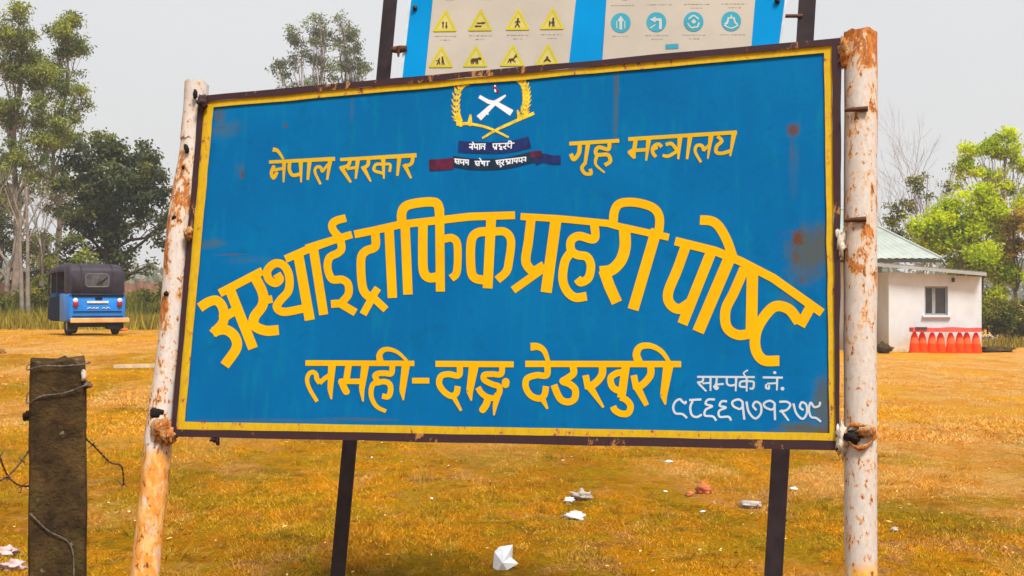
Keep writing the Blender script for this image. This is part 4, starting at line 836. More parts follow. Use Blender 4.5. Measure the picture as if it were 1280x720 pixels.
MB().hexa([(e0[0], y2 - .24, ze - .04), (e1[0], y2 - .24, ze - .04), (e1[0], y2 - .20, ze - .04), (e0[0], y2 - .20, ze - .04)], [(e0[0], y2 - .24, ze + .05), (e1[0], y2 - .24, ze + .05), (e1[0], y2 - .20, ze + .05), (e0[0], y2 - .20, ze + .05)]).build('fascia', M['darkw'], hut)

# ------------------------------------------------------------------ traffic cones under a faded plank
CY = HY - 1.0
xs_ = [P(1142 + 11.1 * k, 0, CY)[0] for k in range(8)]; ctop = P(0, 415, CY)[2]
words = ['leftmost orange cone in the row by the hut', 'second orange cone from the left by the hut', 'third orange cone from the left by the hut', 'fourth orange cone from the left by the hut',
         'fourth orange cone from the right by the hut', 'third orange cone from the right by the hut', 'second orange cone from the right by the hut', 'rightmost orange cone in the row by the hut']
proto = None
for k, x in enumerate(xs_):
    zb = gzf(x, CY) - .02
    if proto is None:
        H = ctop - zb; proto = thing('traffic_cone', words[0], 'cone', (x, CY, zb), 0, 'orange traffic cones in a row by the hut')
        MB().prism([(-.155, -.155), (.155, -.155), (.155, .155), (-.155, .155)], 'z', 0, .06).build('base', M['orange'], proto, True, bevel=.015)
        MB().lathe((0, 0, 0), [(.162, .06), (.158, .16), (.146, .26), (.137, .32)], 16).build('body', M['orange'], proto, True, fix=True)
        MB().lathe((0, 0, 0), [(.138, .32), (.112, .50)], 16).build('band', M['oranged'], proto, True, fix=True)
        MB().lathe((0, 0, 0), [(.111, .50), (.075, H - .06), (.055, H - .03), (.05, H), (.03, H)], 16).build('tip', M['orange'], proto, True, fix=True)
        kids = list(proto.children)
    else:
        c = proto.copy(); COL.objects.link(c); c.location = (x, CY + rng.uniform(-.05, .05), zb); c['label'] = words[k]; c.rotation_euler = (0, rng.uniform(-.03, .03), rng.uniform(-.3, .3)); c.location.x += rng.uniform(-.03, .03)
        for ch in kids: d = ch.copy(); COL.objects.link(d); d.parent = c
pk = thing('plank', 'faded red plank laid across the tops of the orange cones', 'plank', ((xs_[0] + xs_[-1]) / 2, CY, ctop))
x0, x1 = P(1138, 0, CY)[0], P(1223, 0, CY)[0]; mb = MB(); n = 14; vs = []
for i in range(n + 1):
    x = x0 + (x1 - x0) * i / n; s_ = .015 * math.sin(i * .9)
    vs += [(x, CY - .2, ctop + .005), (x, CY + .2, ctop + .005), (x, CY + .2, ctop + .14 + s_), (x, CY - .2, ctop + .14 + s_)]
mb.add(vs, [(i * 4 + e, i * 4 + (e + 1) % 4, (i + 1) * 4 + (e + 1) % 4, (i + 1) * 4 + e) for i in range(n) for e in range(4)] + [(3, 2, 1, 0), (4 * n, 4 * n + 1, 4 * n + 2, 4 * n + 3)]).build('board', M['redpl'], pk)
MB().box((x0 + .25, CY - .21, ctop + .12), (.36, .05, .08)).build('gap_shade_strip', M['darkw'], pk)  # dark box drawn in for the shade of the gap at this end

# ------------------------------------------------------------------ blue three-wheeler seen from behind
TY = 30.0; tp = P(122, 420, TY); tz = gzf(tp[0], TY)
print('rick base', tp, tz)
tk = thing('auto_rickshaw', 'blue three-wheeled auto rickshaw with black canopy parked on the field, seen from behind', 'auto rickshaw', (tp[0], TY, tz), R(33))
HW = .66
def loft(secs, name, mat, par, smooth=True, bevel=0):
    mb = MB(); n = len(secs[0]); vs = [p for s_ in secs for p in s_]
    mb.add(vs, [(i * n + k, i * n + (k + 1) % n, (i + 1) * n + (k + 1) % n, (i + 1) * n + k) for i in range(len(secs) - 1) for k in range(n)] + [tuple(range(n))[::-1], tuple(range((len(secs) - 1) * n, len(secs) * n))], smooth)
    return mb.build(name, mat, par, True, bevel)
def rsec(y, hw, z0, z1, r, lean=0):      # rounded rectangle cross-section across the vehicle
    out = []
    for (cx_, cz_, a0) in ((hw - r, z1 - r, 0), (-hw + r, z1 - r, 90), (-hw + r, z0 + r, 180), (hw - r, z0 + r, 270)):
        for k in range(4): a = R(a0 + 30 * k); out.append((cx_ + r * math.cos(a), y + lean * (cz_ + r * math.sin(a) - z0), cz_ + r * math.sin(a)))
    return out
body = loft([rsec(.0, HW - .06, .38, .96, .07), rsec(.05, HW, .32, .99, .07), rsec(.85, HW, .32, .99, .05)], 'rear_body', M['tblue'], tk)
loft([rsec(.02, HW - .05, .93, 1.50, .10, .08), rsec(.08, HW - .01, .93, 1.60, .12, .04), rsec(.30, HW, .94, 1.67, .12), rsec(.42, HW, .94, 1.68, .12)], 'canopy', M['tblack'], tk)
# roof over the cabin, thin shell
mb = MB(); prof = [(-HW, 1.50), (-HW + .04, 1.62), (-HW + .16, 1.67), (0, 1.70), (HW - .16, 1.67), (HW - .04, 1.62), (HW, 1.50)]; vs = []
for y, dz in ((.42, 0), (1.2, .02), (1.8, -.01), (2.05, -.07)):
    vs += [(x, y, z + dz) for x, z in prof] + [(x * .95, y, z + dz - .035) for x, z in prof]
fs = []
for i in range(3):
    for k in range(6): a = i * 14 + k; fs += [(a, a + 1, a + 15, a + 14), (a + 7, a + 21, a + 22, a + 8)]
    a = i * 14; fs += [(a, a + 14, a + 21, a + 7), (a + 6, a + 13, a + 27, a + 20)]
fs += [(k, k + 7, k + 8, k + 1) for k in range(6)] + [(42 + k, 43 + k, 50 + k, 49 + k) for k in range(6)]
mb.add(vs, fs, True).build('canopy_roof', M['tblack'], tk, True)
# rear window in canopy
yw = lambda z: .02 + .08 * (z - .93) - .012
fr = [(-.27, 1.14), (.27, 1.14), (.27, 1.44), (-.27, 1.44)]
rw = MB().tube([(x, yw(z), z) for x, z in ((-.22, 1.14), (.22, 1.14), (.27, 1.19), (.27, 1.39), (.22, 1.44), (-.22, 1.44), (-.27, 1.39), (-.27, 1.19), (-.22, 1.14))], .014, 6, False).build('rear_window', M['tgrey'], tk, True)
MB().add([(x, yw(z) - .002, z) for x, z in fr], [(0, 1, 2, 3)]).build('pane', M['tpane'], rw, True)
MB().add([(x, yw(z) - .006, z) for x, z in ((-.05, 1.17), (.10, 1.20), (.24, 1.34), (.24, 1.38), (.02, 1.23))], [(0, 1, 2, 3, 4)]).build('cargo_silhouette', M['hole'], rw, True)
MB().box((0, -.012, .93), (1.2, .03, .035)).build('body_seam', M['tdblue'], tk, True)
pt = MB().box((.0, -.016, .785), (.50, .02, .05)).build('number_plate', M['twhite'], tk, True)
MB().box((.02, -.016, .87), (.16, .02, .05)).build('badge', M['tdblue'], tk, True)
script = []
for (a, b) in ((-.24, -.14), (-.12, -.06), (-.04, .02), (.1, .17), (.19, .28)):
    MB().tube([(a, -.012, .63), ((a + b) / 2, -.012, .655), (b, -.012, .635)], .011, 4).build('painted_script', M['twhite'], tk, True)
for s_ in (-1, 1):
    tl_ = MB().lathe((0, 0, 0), [(.0, .0), (.055, .01), (.062, .03), (.062, .05)], 14).mesh('tail_light'); tl_.transform(Matrix.Rotation(R(90), 4, 'X')); tl_.transform(Matrix.Diagonal((1, 1, 1.25, 1))); 
    # upper clear half and lower red half, each a lens of its own
    h1 = MB().blob((s_ * .51, -.02, .82), (.062, .035, .06), 0, 0, 12, 8).build('tail_light', M['twhite'], tk, True)
    MB().blob((s_ * .51, -.024, .735), (.068, .04, .075), 0, 0, 12, 8).build('red_lens', M['tred'], h1, True)
bm_ = MB().box((.03, -.10, .36), (1.36, .07, .11)).build('bumper', M['tcream'], tk, True, .02)
MB().box((.0, .25, .28), (1.0, .5, .16)).build('engine_cover', M['hole'], tk, True, .03); MB().box((.35, .05, .20), (.30, .2, .10)).build('exhaust', M['tyre'], tk, True, .03)
def wheel(x, y, r=.23, w=.12):
    n = 20; prof = [(r * .55, -w / 2), (r * .92, -w / 2), (r, -w * .3), (r, w * .3), (r * .92, w / 2), (r * .55, w / 2)]
    def ln(prof):
        me = MB().lathe((0, 0, 0), prof, n).mesh('wheel'); me.transform(Matrix.Rotation(R(90), 4, 'Y')); me.transform(Matrix.Translation((x, y, r))); return me
    wh_ = link('wheel', ln(prof), M['tyre'], tk, True); link('rim', ln([(.02, -w * .46), (r * .3, -w * .46), (r * .56, -w * .36), (r * .56, w * .36), (r * .3, w * .46), (.02, w * .46)]), M['trim'], wh_, True)
wheel(-.54, .48); wheel(.54, .48); wheel(0, 2.2)
for s_ in (-1, 1): MB().box((s_ * .55, .16, .22), (.2, .02, .24)).build('mud_flap', M['tyre'], tk, True)
MB().blob((.62, -.03, .13), (.09, .03, .03), .2, 1).build('reflector', M['oranged'], tk, True)
for x in (-.36, .36): MB().tube([(x, .0 + .08 * (z - .93) + .008, z) for z in (.95, 1.2, 1.46)] + [(x, .10, 1.62), (x, .4, 1.69)], .012, 5).build('canopy_seam', M['tblack'], tk, True)
MB().tube([(-HW + .02, .02, .95), (-HW + .05, -.012, .965), (HW - .05, -.012, .965), (HW - .02, .02, .95)], .014, 5).build('canopy_hem', M['tblack'], tk, True)
MB().box((.0, -.010, .56), (1.12, .02, .02)).build('body_crease', M['tdblue'], tk, True); MB().box((.0, -.010, .45), (1.16, .02, .012)).build('body_crease', M['tdblue'], tk, True)
# cabin floor, side, door frame, front cowl, windscreen, seats
MB().box((0, 1.45, .36), (1.2, 1.2, .07)).build('floor', M['tdblue'], tk, True)
MB().prism([(.86, .36), (2.0, .36), (2.0, .62), (1.75, .9), (.86, .92)], 'x', -HW, -HW + .03).build('door', M['tdblue'], tk, True)
MB().prism([(.86, .36), (2.0, .36), (2.0, .62), (1.2, .62), (.86, .92)], 'x', HW - .03, HW).build('side_panel', M['tblue'], tk, True)
loft([rsec(1.98, .60, .34, 1.0, .1), rsec(2.25, .52, .36, .98, .14), rsec(2.48, .34, .42, .86, .14), rsec(2.55, .2, .5, .76, .1)], 'front_cowl', M['tblue'], tk)
ws = MB().tube([(-.56, 2.02, 1.0), (-.56, 1.98, 1.55), (.56, 1.98, 1.55), (.56, 2.02, 1.0)], .025, 6).build('windscreen', M['tblack'], tk, True)
MB().add([(-.55, 2.02, 1.0), (.55, 2.02, 1.0), (.55, 1.98, 1.54), (-.55, 1.98, 1.54)], [(0, 1, 2, 3)]).build('pane', M['tpane'], ws, True)
for y in (1.2, 2.0): MB().tube([(-HW + .02, y, .9), (-HW + .03, y, 1.55)], .02, 6).build('pillar', M['tblack'], tk, True)
for y in (1.2, 2.0): MB().tube([(HW - .02, y, .6), (HW - .03, y, 1.55)], .02, 6).build('pillar', M['tblack'], tk, True)
MB().box((0, .98, .62), (1.1, .45, .14)).build('seat', M['tseat'], tk, True, .03); MB().box((0, 1.6, .66), (.5, .3, .12)).build('seat', M['tseat'], tk, True, .03)
MB().tube([(-.66, 1.95, 1.2), (-.80, 1.97, 1.22)], .01, 5).build('mirror_arm', M['tblack'], tk, True)
MB().box((-.82, 1.97, 1.24), (.10, .03, .14)).build('mirror', M['tgrey'], tk, True)

# ------------------------------------------------------------------ vegetation
def limb(mb, a, b, r0, r1, seed, wob=.06, n=6, seg=6):
    a = np.array(a, float); b = np.array(b, float); L = np.linalg.norm(b - a); pts = []
    for i in range(seg + 1):
        t = i / seg; o = np.array([noise.noise(Vector((t * 2.5, seed, k * 7.))) for k in range(3)]) * L * wob * math.sin(math.pi * min(t * 1.0, 1)) * 2
        pts.append(a + (b - a) * t + o)
    mb.tube(pts, list(np.linspace(r0, r1, seg + 1)), n); return pts
def leaves(C, N, size, aspect, nrg, droop=.3):
    n = len(C); d = nrg.normal(size=(n, 3)); d[:, 2] -= droop; d /= np.linalg.norm(d, axis=1)[:, None]
    e = nrg.normal(size=(n, 3)); e -= (e * d).sum(1)[:, None] * d; e /= np.linalg.norm(e, axis=1)[:, None]
    s = size * nrg.uniform(.6, 1.35, n)[:, None]; a = d * s; b = e * s * aspect
    V = np.stack([C - a, C + b, C + a, C - b], 1).reshape(-1, 3); F4 = np.arange(n * 4).reshape(n, 4); return V, F4
def tree(name, label, cat, base, D, lobes, leafmat, bark, size=.1, n=9000, aspect=.45, clump=.32, droop=.3, tr=.16, seed=1, group=None, trunk_top=None, nc=None, depth=1.0, basey=None, sub=3, tintb=0., lh=(.35, .62), crownname='crown'):
    nrg = np.random.default_rng(seed); bp = P(base[0], base[1], D); bz = gzf(bp[0], D) - .1; root = np.array([bp[0], D, bz])
    t = thing(name, label, cat, root, 0, group)
    pm = D / FPX
    tops = []; C = []; TI = []; mb = MB()
    wsum = sum(l[2] * l[3] * (l[4] if len(l) > 4 else 1) for l in lobes)
    for li, l in enumerate(lobes):
        cx_, cy_, rx, ry = l[:4]; wt = l[4] if len(l) > 4 else 1.
        c = P(cx_, cy_, D); dy = nrg.uniform(-.6, .6) * rx * pm * depth; c = c + np.array([0, dy, 0]); rr = np.array([rx * pm, rx * pm * depth, ry * pm])
        m = max(40, int(n * rx * ry * wt / wsum)); k = max(4, int(rx * ry * pm * pm / (clump * clump) * 1.5))
        q = nrg.normal(size=(k, 3)); q /= np.linalg.norm(q, axis=1)[:, None]; q *= nrg.uniform(.15, 1, (k, 1)) ** .5; cl = c + q * rr
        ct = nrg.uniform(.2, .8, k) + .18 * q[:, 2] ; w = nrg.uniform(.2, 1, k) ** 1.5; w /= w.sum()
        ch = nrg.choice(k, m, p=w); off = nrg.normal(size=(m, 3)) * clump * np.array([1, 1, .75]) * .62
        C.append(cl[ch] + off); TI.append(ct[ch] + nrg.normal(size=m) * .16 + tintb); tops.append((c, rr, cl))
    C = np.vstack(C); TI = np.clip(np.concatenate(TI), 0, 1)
    keep = C[:, 2] > root[2] + .15; C = C[keep]; TI = TI[keep]
    tt = P(*(trunk_top or (lobes[0][0], lobes[0][1])), D)
    tp_ = limb(mb, root, tt, tr, tr * .28, seed, .035, 9, 14)
    tp_ = [np.array(p) for p in tp_]; limbs = MB()
    for li, (c, rr, cl) in enumerate(tops):
        hz = root[2] + (c[2] - root[2]) * nrg.uniform(*lh); j = min(range(len(tp_)), key=lambda i: abs(tp_[i][2] - min(hz, tt[2])))
        r = tr * (1 - .68 * j / 14) * .55
        pts = limb(limbs, tp_[j], c, r, r * .35, seed + li * 3.3, .07, 6, 7)
        for s_ in range(sub * 3):
            q = cl[nrg.integers(len(cl))]; k = nrg.integers(3, 8); limb(limbs, pts[min(k, 7)], q, r * .32, .006, seed + s_ + li, .08, 4, 4)
    mb.build('trunk', bark, t); limbs.build('branches', bark, t, fix=False)
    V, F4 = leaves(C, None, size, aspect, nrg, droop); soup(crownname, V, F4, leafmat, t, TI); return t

# tall gum trees on the left
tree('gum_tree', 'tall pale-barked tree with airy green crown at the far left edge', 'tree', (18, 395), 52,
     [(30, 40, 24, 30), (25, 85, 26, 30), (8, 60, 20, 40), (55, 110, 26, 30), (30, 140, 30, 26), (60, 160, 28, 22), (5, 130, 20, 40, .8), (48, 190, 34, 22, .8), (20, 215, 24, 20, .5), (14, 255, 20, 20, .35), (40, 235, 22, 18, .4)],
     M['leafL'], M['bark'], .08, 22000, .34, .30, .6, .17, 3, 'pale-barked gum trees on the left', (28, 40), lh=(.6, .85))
tree('gum_tree', 'slender double-topped tree right beside the tallest tree at left', 'tree', (62, 395), 54,
     [(88, 28, 16, 18), (80, 50, 22, 20), (92, 70, 14, 26), (68, 78, 16, 20, .7), (75, 105, 22, 22, .7), (105, 118, 14, 18, .6), (98, 142, 16, 16, .6), (72, 145, 18, 20, .6), (85, 178, 34, 16, .8), (58, 210, 20, 24, .6), (82, 230, 30, 18, .45), (70, 262, 26, 18, .4), (92, 285, 18, 18, .4), (58, 295, 18, 18, .35), (52, 325, 20, 16, .4)],
     M['leafL'], M['bark'], .08, 16000, .34, .28, .6, .13, 4, 'pale-barked gum trees on the left', (88, 40), lh=(.6, .85))
tree('shade_tree', 'broad dark green tree behind the rickshaw', 'tree', (133, 390), 47,
     [(140, 185, 36, 24), (110, 200, 30, 24), (170, 200, 30, 26), (195, 225, 20, 26, .8), (100, 235, 36, 26), (145, 235, 36, 30), (182, 252, 30, 20), (85, 270, 24, 24, .8), (120, 280, 34, 26), (160, 280, 30, 18, .8), (138, 308, 26, 26), (125, 258, 30, 26), (165, 228, 28, 24), (140, 330, 20, 20), (200, 268, 26, 14, .9), (205, 290, 18, 16, .5), (225, 272, 22, 16, .8), (100, 315, 22, 20, .6), (165, 318, 12, 12, .3), (190, 332, 10, 10, .25)],
     M['leafD'], M['barkD'], .08, 27000, .5, .25, .2, .20, 5, None, (140, 215), lh=(.62, .85))
tree('dark_shrub_tree', 'dark bluish-green low tree behind the left edge trunks', 'tree', (-5, 390), 58,
     [(2, 205, 16, 24), (-20, 230, 26, 36), (5, 250, 18, 24), (-25, 290, 30, 30), (8, 300, 22, 24, .7), (45, 305, 20, 26, .7), (60, 335, 22, 20, .8), (30, 350, 22, 14, .8)], M['leafD'], M['barkD'], .09, 9000, .5, .3, .2, .16, 6)
tree('young_tree', 'small yellow-green bush peeking above the rickshaw canopy', 'bush', (108, 390), 40,
     [(105, 322, 9, 8), (98, 330, 9, 7), (110, 332, 8, 7)], M['leafL'], M['bark'], .06, 700, .5, .2, .2, .04, 8, None, (106, 328))
# misty feathery trees behind the boards
tree('feathery_tree', 'tall misty feathery tree left of the back board post, rising behind the board', 'tree', (405, 400), 66,
     [(392, 28, 13, 16), (376, 48, 14, 18), (405, 38, 12, 14), (392, 60, 16, 20), (405, 90, 16, 30), (372, 78, 14, 18, .6), (350, 90, 9, 18), (358, 110, 14, 20), (398, 130, 30, 30), (380, 170, 40, 40)],
     M['leafC'], M['barkG'], .085, 12000, .36, .28, .5, .15, 9, 'misty feathery trees behind the boards', (400, 30))
tree('feathery_tree', 'misty feathery tree nearest the left post of the back board', 'tree', (438, 400), 68,
     [(427, 26, 9, 10), (432, 48, 14, 16), (443, 58, 10, 18), (425, 62, 8, 14, .6), (440, 80, 16, 16), (455, 90, 10, 14), (432, 100, 14, 20), (445, 130, 26, 30), (430, 170, 30, 30)],
     M['leafC'], M['barkG'], .085, 9000, .36, .28, .5, .13, 10, 'misty feathery trees behind the boards', (430, 32))
# right-hand trees
tree('green_tree', 'dense lime-green tree directly behind the hut', 'tree', (1222, 425), 50,
     [(1222, 258, 24, 20), (1205, 275, 28, 18), (1240, 285, 30, 24), (1180, 268, 16, 14), (1170, 290, 22, 20), (1150, 285, 14, 14, .8), (1200, 305, 34, 22), (1235, 320, 30, 22), (1165, 312, 22, 14), (1212, 335, 34, 16), (1250, 340, 20, 24), (1235, 365, 18, 20, .7), (1245, 390, 16, 20, .7)],
     M['leafR'], M['bark'], .075, 33000, .55, .34, .2, .13, 12, None, (1222, 270))
tree('tall_green_tree', 'taller open lime-green tree at the right edge', 'tree', (1250, 425), 54,
     [(1258, 172, 12, 10), (1240, 180, 14, 10), (1225, 192, 14, 9), (1207, 198, 11, 12), (1200, 212, 8, 10, .6), (1262, 192, 16, 14, .7), (1232, 215, 14, 9, .6), (1275, 205, 14, 14, .6), (1258, 225, 22, 12, .5), (1278, 235, 16, 12, .5), (1198, 230, 8, 8, .3), (1285, 255, 20, 14, .4), (1255, 250, 14, 12, .3)],
     M['leafR'], M['barkG'], .08, 8000, .5, .26, .3, .10, 13, None, (1258, 178), tintb=-.02)
tree('yellowing_tree', 'yellowing loose bush between lime-green tree and right edge', 'tree', (1268, 420), 49,
     [(1265, 275, 16, 18), (1275, 300, 14, 18), (1262, 310, 12, 14, .7), (1272, 268, 16, 12, .7), (1290, 285, 16, 20)], M['leafY'], M['barkD'], .07, 3600, .5, .25, .3, .07, 14, None, (1268, 280))
tree('thin_leafed_tree', 'thin half-bare tree with sparse leaves left of the lime-green trees', 'tree', (1150, 425), 56,
     [(1138, 228, 6, 6, .6), (1152, 222, 12, 4, .5), (1148, 235, 8, 8, .6), (1160, 245, 6, 6, .5), (1190, 210, 8, 5, .3), (1120, 258, 16, 6, .6), (1180, 235, 10, 10, .25), (1108, 285, 14, 12, .8), (1130, 290, 14, 12, .8), (1118, 270, 12, 10, .5), (1145, 262, 10, 10, .4)], M['leafO'], M['barkG'], .07, 2600, .5, .22, .3, .06, 15, None, (1160, 215))
tree('roadside_shrub', 'olive green shrub mass right of the hut at the field edge', 'shrub', (1262, 425), 47,
     [(1240, 385, 16, 18), (1262, 395, 20, 20), (1285, 390, 18, 22), (1250, 408, 18, 12), (1275, 410, 20, 12), (1232, 405, 10, 14)], M['leafO'], M['barkD'], .06, 9000, .5, .22, .1, .05, 16, None, (1262, 400))
def bare(name, label, base, D, top, spread, seed, bark, r=.05, levels=5, group=None):
    nrg = np.random.default_rng(seed); a = P(*base, D); a[2] = gzf(a[0], D) - .1; b = P(*top, D)
    t = thing(name, label, 'tree', a, 0, group); mb = MB(); tw = MB()
    def rec(m_, p, d, L, r, k):
        q = p + d * L; limb(m_, p, q, r, r * .62, nrg.uniform(0, 99), .05, 6 if k > 3 else 4, 4)
        if k == 0: return
        for _ in range(3 if k > 1 else 4):
            e = nrg.normal(size=3) * spread; nd = unit(d + e * np.array([1, 1, .6]) + np.array([0, 0, .12])); rec(tw, q if _ else p + d * L * .75, nd, L * nrg.uniform(.62, .82), r * .55, k - 1)
    H = b - a; L = np.linalg.norm(H); rec(mb, a, unit(H), L * .38, r, levels)
    mb.build('trunk', bark, t); tw.build('branches', bark, t, fix=False); return t
bare('bare_tree', 'tall leafless tree with fine grey twigs above the hut roof', (1165, 425), 60, (1165, 185), .34, 3, M['barkG'], .07, 5)
bare('bare_tree', 'lower leafless twiggy tree beside the right white post', (1112, 425), 58, (1112, 225), .42, 5, M['barkG'], .06, 5)
bare('bare_tree', 'pale leafless tree with slanting limbs at the left edge', (10, 398), 46, (12, 232), .30, 8, M['bark'], .12, 4)
bare('bare_tree', 'leafless pale twigs between the gum trees and the dark tree', (48, 398), 49, (62, 235), .38, 9, M['bark'], .07, 5)
bare('bare_tree', 'thin dark leafless stems at the right edge past the hut', (1272, 425), 50, (1272, 300), .22, 10, M['barkD'], .05, 4)
for (x, lab) in ((28, 'straight pale trunk, left of a pair behind the dry grass'), (36, 'straight pale trunk, right of a pair behind the dry grass')):
    a = P(x, 398, 44); a[2] = gzf(a[0], 44) - .1; t = thing('tree_stump', lab, 'tree trunk', a, 0); mb = MB(); limb(mb, a, P(x - 3, 262 if x < 30 else 236, 44), .09, .045, x, .02, 8, 8); mb.build('trunk', M['bark'], t)
    mb = MB(); limb(mb, P(x - 2, 290, 44), P(x - 22, 236, 44), .035, .015, x + 1, .04); limb(mb, P(x - 1, 300, 44), P(x + 26, 246, 44), .035, .015, x + 2, .04); mb.build('branches', M['bark'], t)
# thick leaning pale limb seen at the left edge
# olive undergrowth and tall dry grass along the field edge
def grassband(name, label, x0, x1, Y0, Y1, n, h, mat, seed, tb=0.):
    nrg = np.random.default_rng(seed); Yv = Y0 + (Y1 - Y0) * nrg.uniform(0, 1, n) ** .6; pxv = nrg.uniform(x0, x1, n); X_ = (pxv - 640) / FPX * Yv; Z_ = gz(X_, Yv)
    hh = h * nrg.uniform(.35, 1.1, n) ** 1.3 * (.75 + 1.2 * np.array([noise.noise(Vector((x * .8, y * .3, seed))) for x, y in zip(X_, Yv)]) * 1.4).clip(.15, 2)
    w = .012 + .02 * nrg.random(n); an = nrg.uniform(0, 6.28, n); lx_, ly_ = nrg.normal(0, .25, n) * hh, nrg.normal(0, .25, n) * hh
    a = np.stack([X_ - w * np.cos(an), Yv - w * np.sin(an), Z_ - .02], 1); b = np.stack([X_ + w * np.cos(an), Yv + w * np.sin(an), Z_ - .02], 1); c = np.stack([X_ + lx_, Yv + ly_, Z_ + hh], 1)
    o = soup(name, np.stack([a, b, c], 1).reshape(-1, 3), np.arange(n * 3).reshape(n, 3), mat, None, np.clip(nrg.uniform(0, 1, n) * .9 + tb, 0, 1), (0, 0, 0), True)
    return tag(o, label, 'grass', None, 'stuff')
grassband('tall_grass', 'tall yellowing grass along the far left field edge behind the rickshaw', -120, 480, 35.5, 44, 52000, .42, M['drygrass'], 21)
grassband('undergrowth', 'olive undergrowth at the foot of the left trees', -120, 480, 42, 47, 14000, .95, M['leafO'], 22)
grassband('tall_grass', 'low scrub along the far right field edge beyond the hut', 1090, 1420, 44, 50, 12000, .3, M['drygrass'], 23)
for k, (x, y, rx, ry, mt, lab) in enumerate(((15, 372, 26, 16, 'leafO', 'olive shrub at the left edge behind the dry grass'), (52, 366, 16, 20, 'leafO', 'olive shrub just left of the rickshaw'), (182, 374, 18, 12, 'leafO', 'olive shrub just right of the rickshaw'), (214, 366, 16, 18, 'leafO', 'olive shrub beside the leaning white post'), (78, 352, 16, 18, 'leafD', 'dark shrub peeping over the left of the rickshaw'))):
    tree('shrub', lab, 'shrub', (x, 398), 45.5 + k * .3, [(x, y, rx, ry), (x + rx * .7, y + 6, rx * .6, ry * .6), (x - rx * .7, y + 8, rx * .6, ry * .6)], M[mt], M['barkD'], .06, 2600, .5, .2, .1, .03, 50 + k, 'shrubs along the left field edge', (x, y))
# brick boundary wall behind the left trees
a, b = P(-60, 0, 56), P(470, 0, 58); wz = P(0, 354, 56)[2]
bw = thing('boundary_wall', 'low dull red brick boundary wall glimpsed behind the trees right of the rickshaw', 'wall', ((a[0] + b[0]) / 2, 57, .6)); mb = MB()
N = 18
for i in range(N):
    t0, t1 = i / N, (i + 1) / N; q0 = a + (b - a) * t0; q1 = a + (b - a) * t1
    MB().hexa([(q0[0], q0[1], .2), (q1[0] - .3, q1[1], .2), (q1[0] - .3, q1[1] + .23, .2), (q0[0], q0[1] + .23, .2)], [(q0[0], q0[1], wz), (q1[0] - .3, q1[1], wz), (q1[0] - .3, q1[1] + .23, wz), (q0[0], q0[1] + .23, wz)]).build('wall_panel', M['brick'], bw)
    MB().box((q1[0] - .15, q1[1] + .1, (.2 + wz + .1) / 2), (.29, .32, wz - .1)).build('pillar', M['brick'], bw)
# distant wood closing the horizon
nrg = np.random.default_rng(77); cs = []
for _ in range(420):
    x = nrg.uniform(-260, 260); y = nrg.uniform(190, 260); h = nrg.uniform(5, 9); cs.append((x, y, h))
C = []; 
for x, y, h in cs:
    m = 130; q = nrg.normal(size=(m, 3)); q /= np.linalg.norm(q, axis=1)[:, None]; q *= nrg.uniform(.5, 1, (m, 1)); C.append(np.array([x, y, h * .5]) + q * np.array([4, 4, h * .5]))
V, F4 = leaves(np.vstack(C), None, .75, .6, nrg, 0); o = soup('far_wood', V, F4, M['farwood'], None, np.clip(nrg.normal(.5, .22, len(F4)), 0, 1), (0, 0, 0)); tag(o, 'hazy distant belt of trees along the horizon', 'woods', None, 'stuff')

# ------------------------------------------------------------------ short grass and litter on the field
def turf(n, y0, y1, seed, h0, wd, xm=1.12):
    nrg = np.random.default_rng(seed); u = nrg.uniform(0, 1, n); y = 1 / (1 / y0 + (1 / y1 - 1 / y0) * u); x = nrg.uniform(-1, 1, n) * .4 * y * xm
    dens = np.array([noise.noise(Vector((a * .9, b * .5, 3.3))) + .6 * noise.noise(Vector((a * 4, b * 2.5, 8.3))) for a, b in zip(x, y)])
    k = dens + nrg.normal(0, .25, n) > -.18; x, y, dens = x[k], y[k], dens[k]; n = len(x)
    z = gz(x, y); h = h0 * nrg.uniform(.35, 1.2, n) * (1 + .8 * np.clip(dens, -.4, .8)); w = wd * nrg.uniform(.6, 1.5, n); an = nrg.uniform(0, 6.28, n); lx_, ly_ = nrg.normal(0, .9, n) * h, nrg.normal(0, .55, n) * h
    a = np.stack([x - w * np.cos(an), y - w * np.sin(an), z - .005], 1); b = np.stack([x + w * np.cos(an), y + w * np.sin(an), z - .005], 1); c = np.stack([x + lx_, y + ly_, z + h], 1)
    return np.stack([a, b, c], 1).reshape(-1, 3), nrg.uniform(0, 1, n)
V1, t1 = turf(190000, 6.2, 14, 31, .021, .003); V2, t2 = turf(80000, 14, 34, 32, .028, .007)
V = np.vstack([V1, V2]); o = soup('short_grass', V, np.arange(len(V)).reshape(-1, 3), M['grass'], None, np.concatenate([t1, t2]), (0, 0, 0), True); tag(o, 'short dry grass covering the field', 'grass', None, 'stuff')
nrg = np.random.default_rng(63); TV = []; TT = []
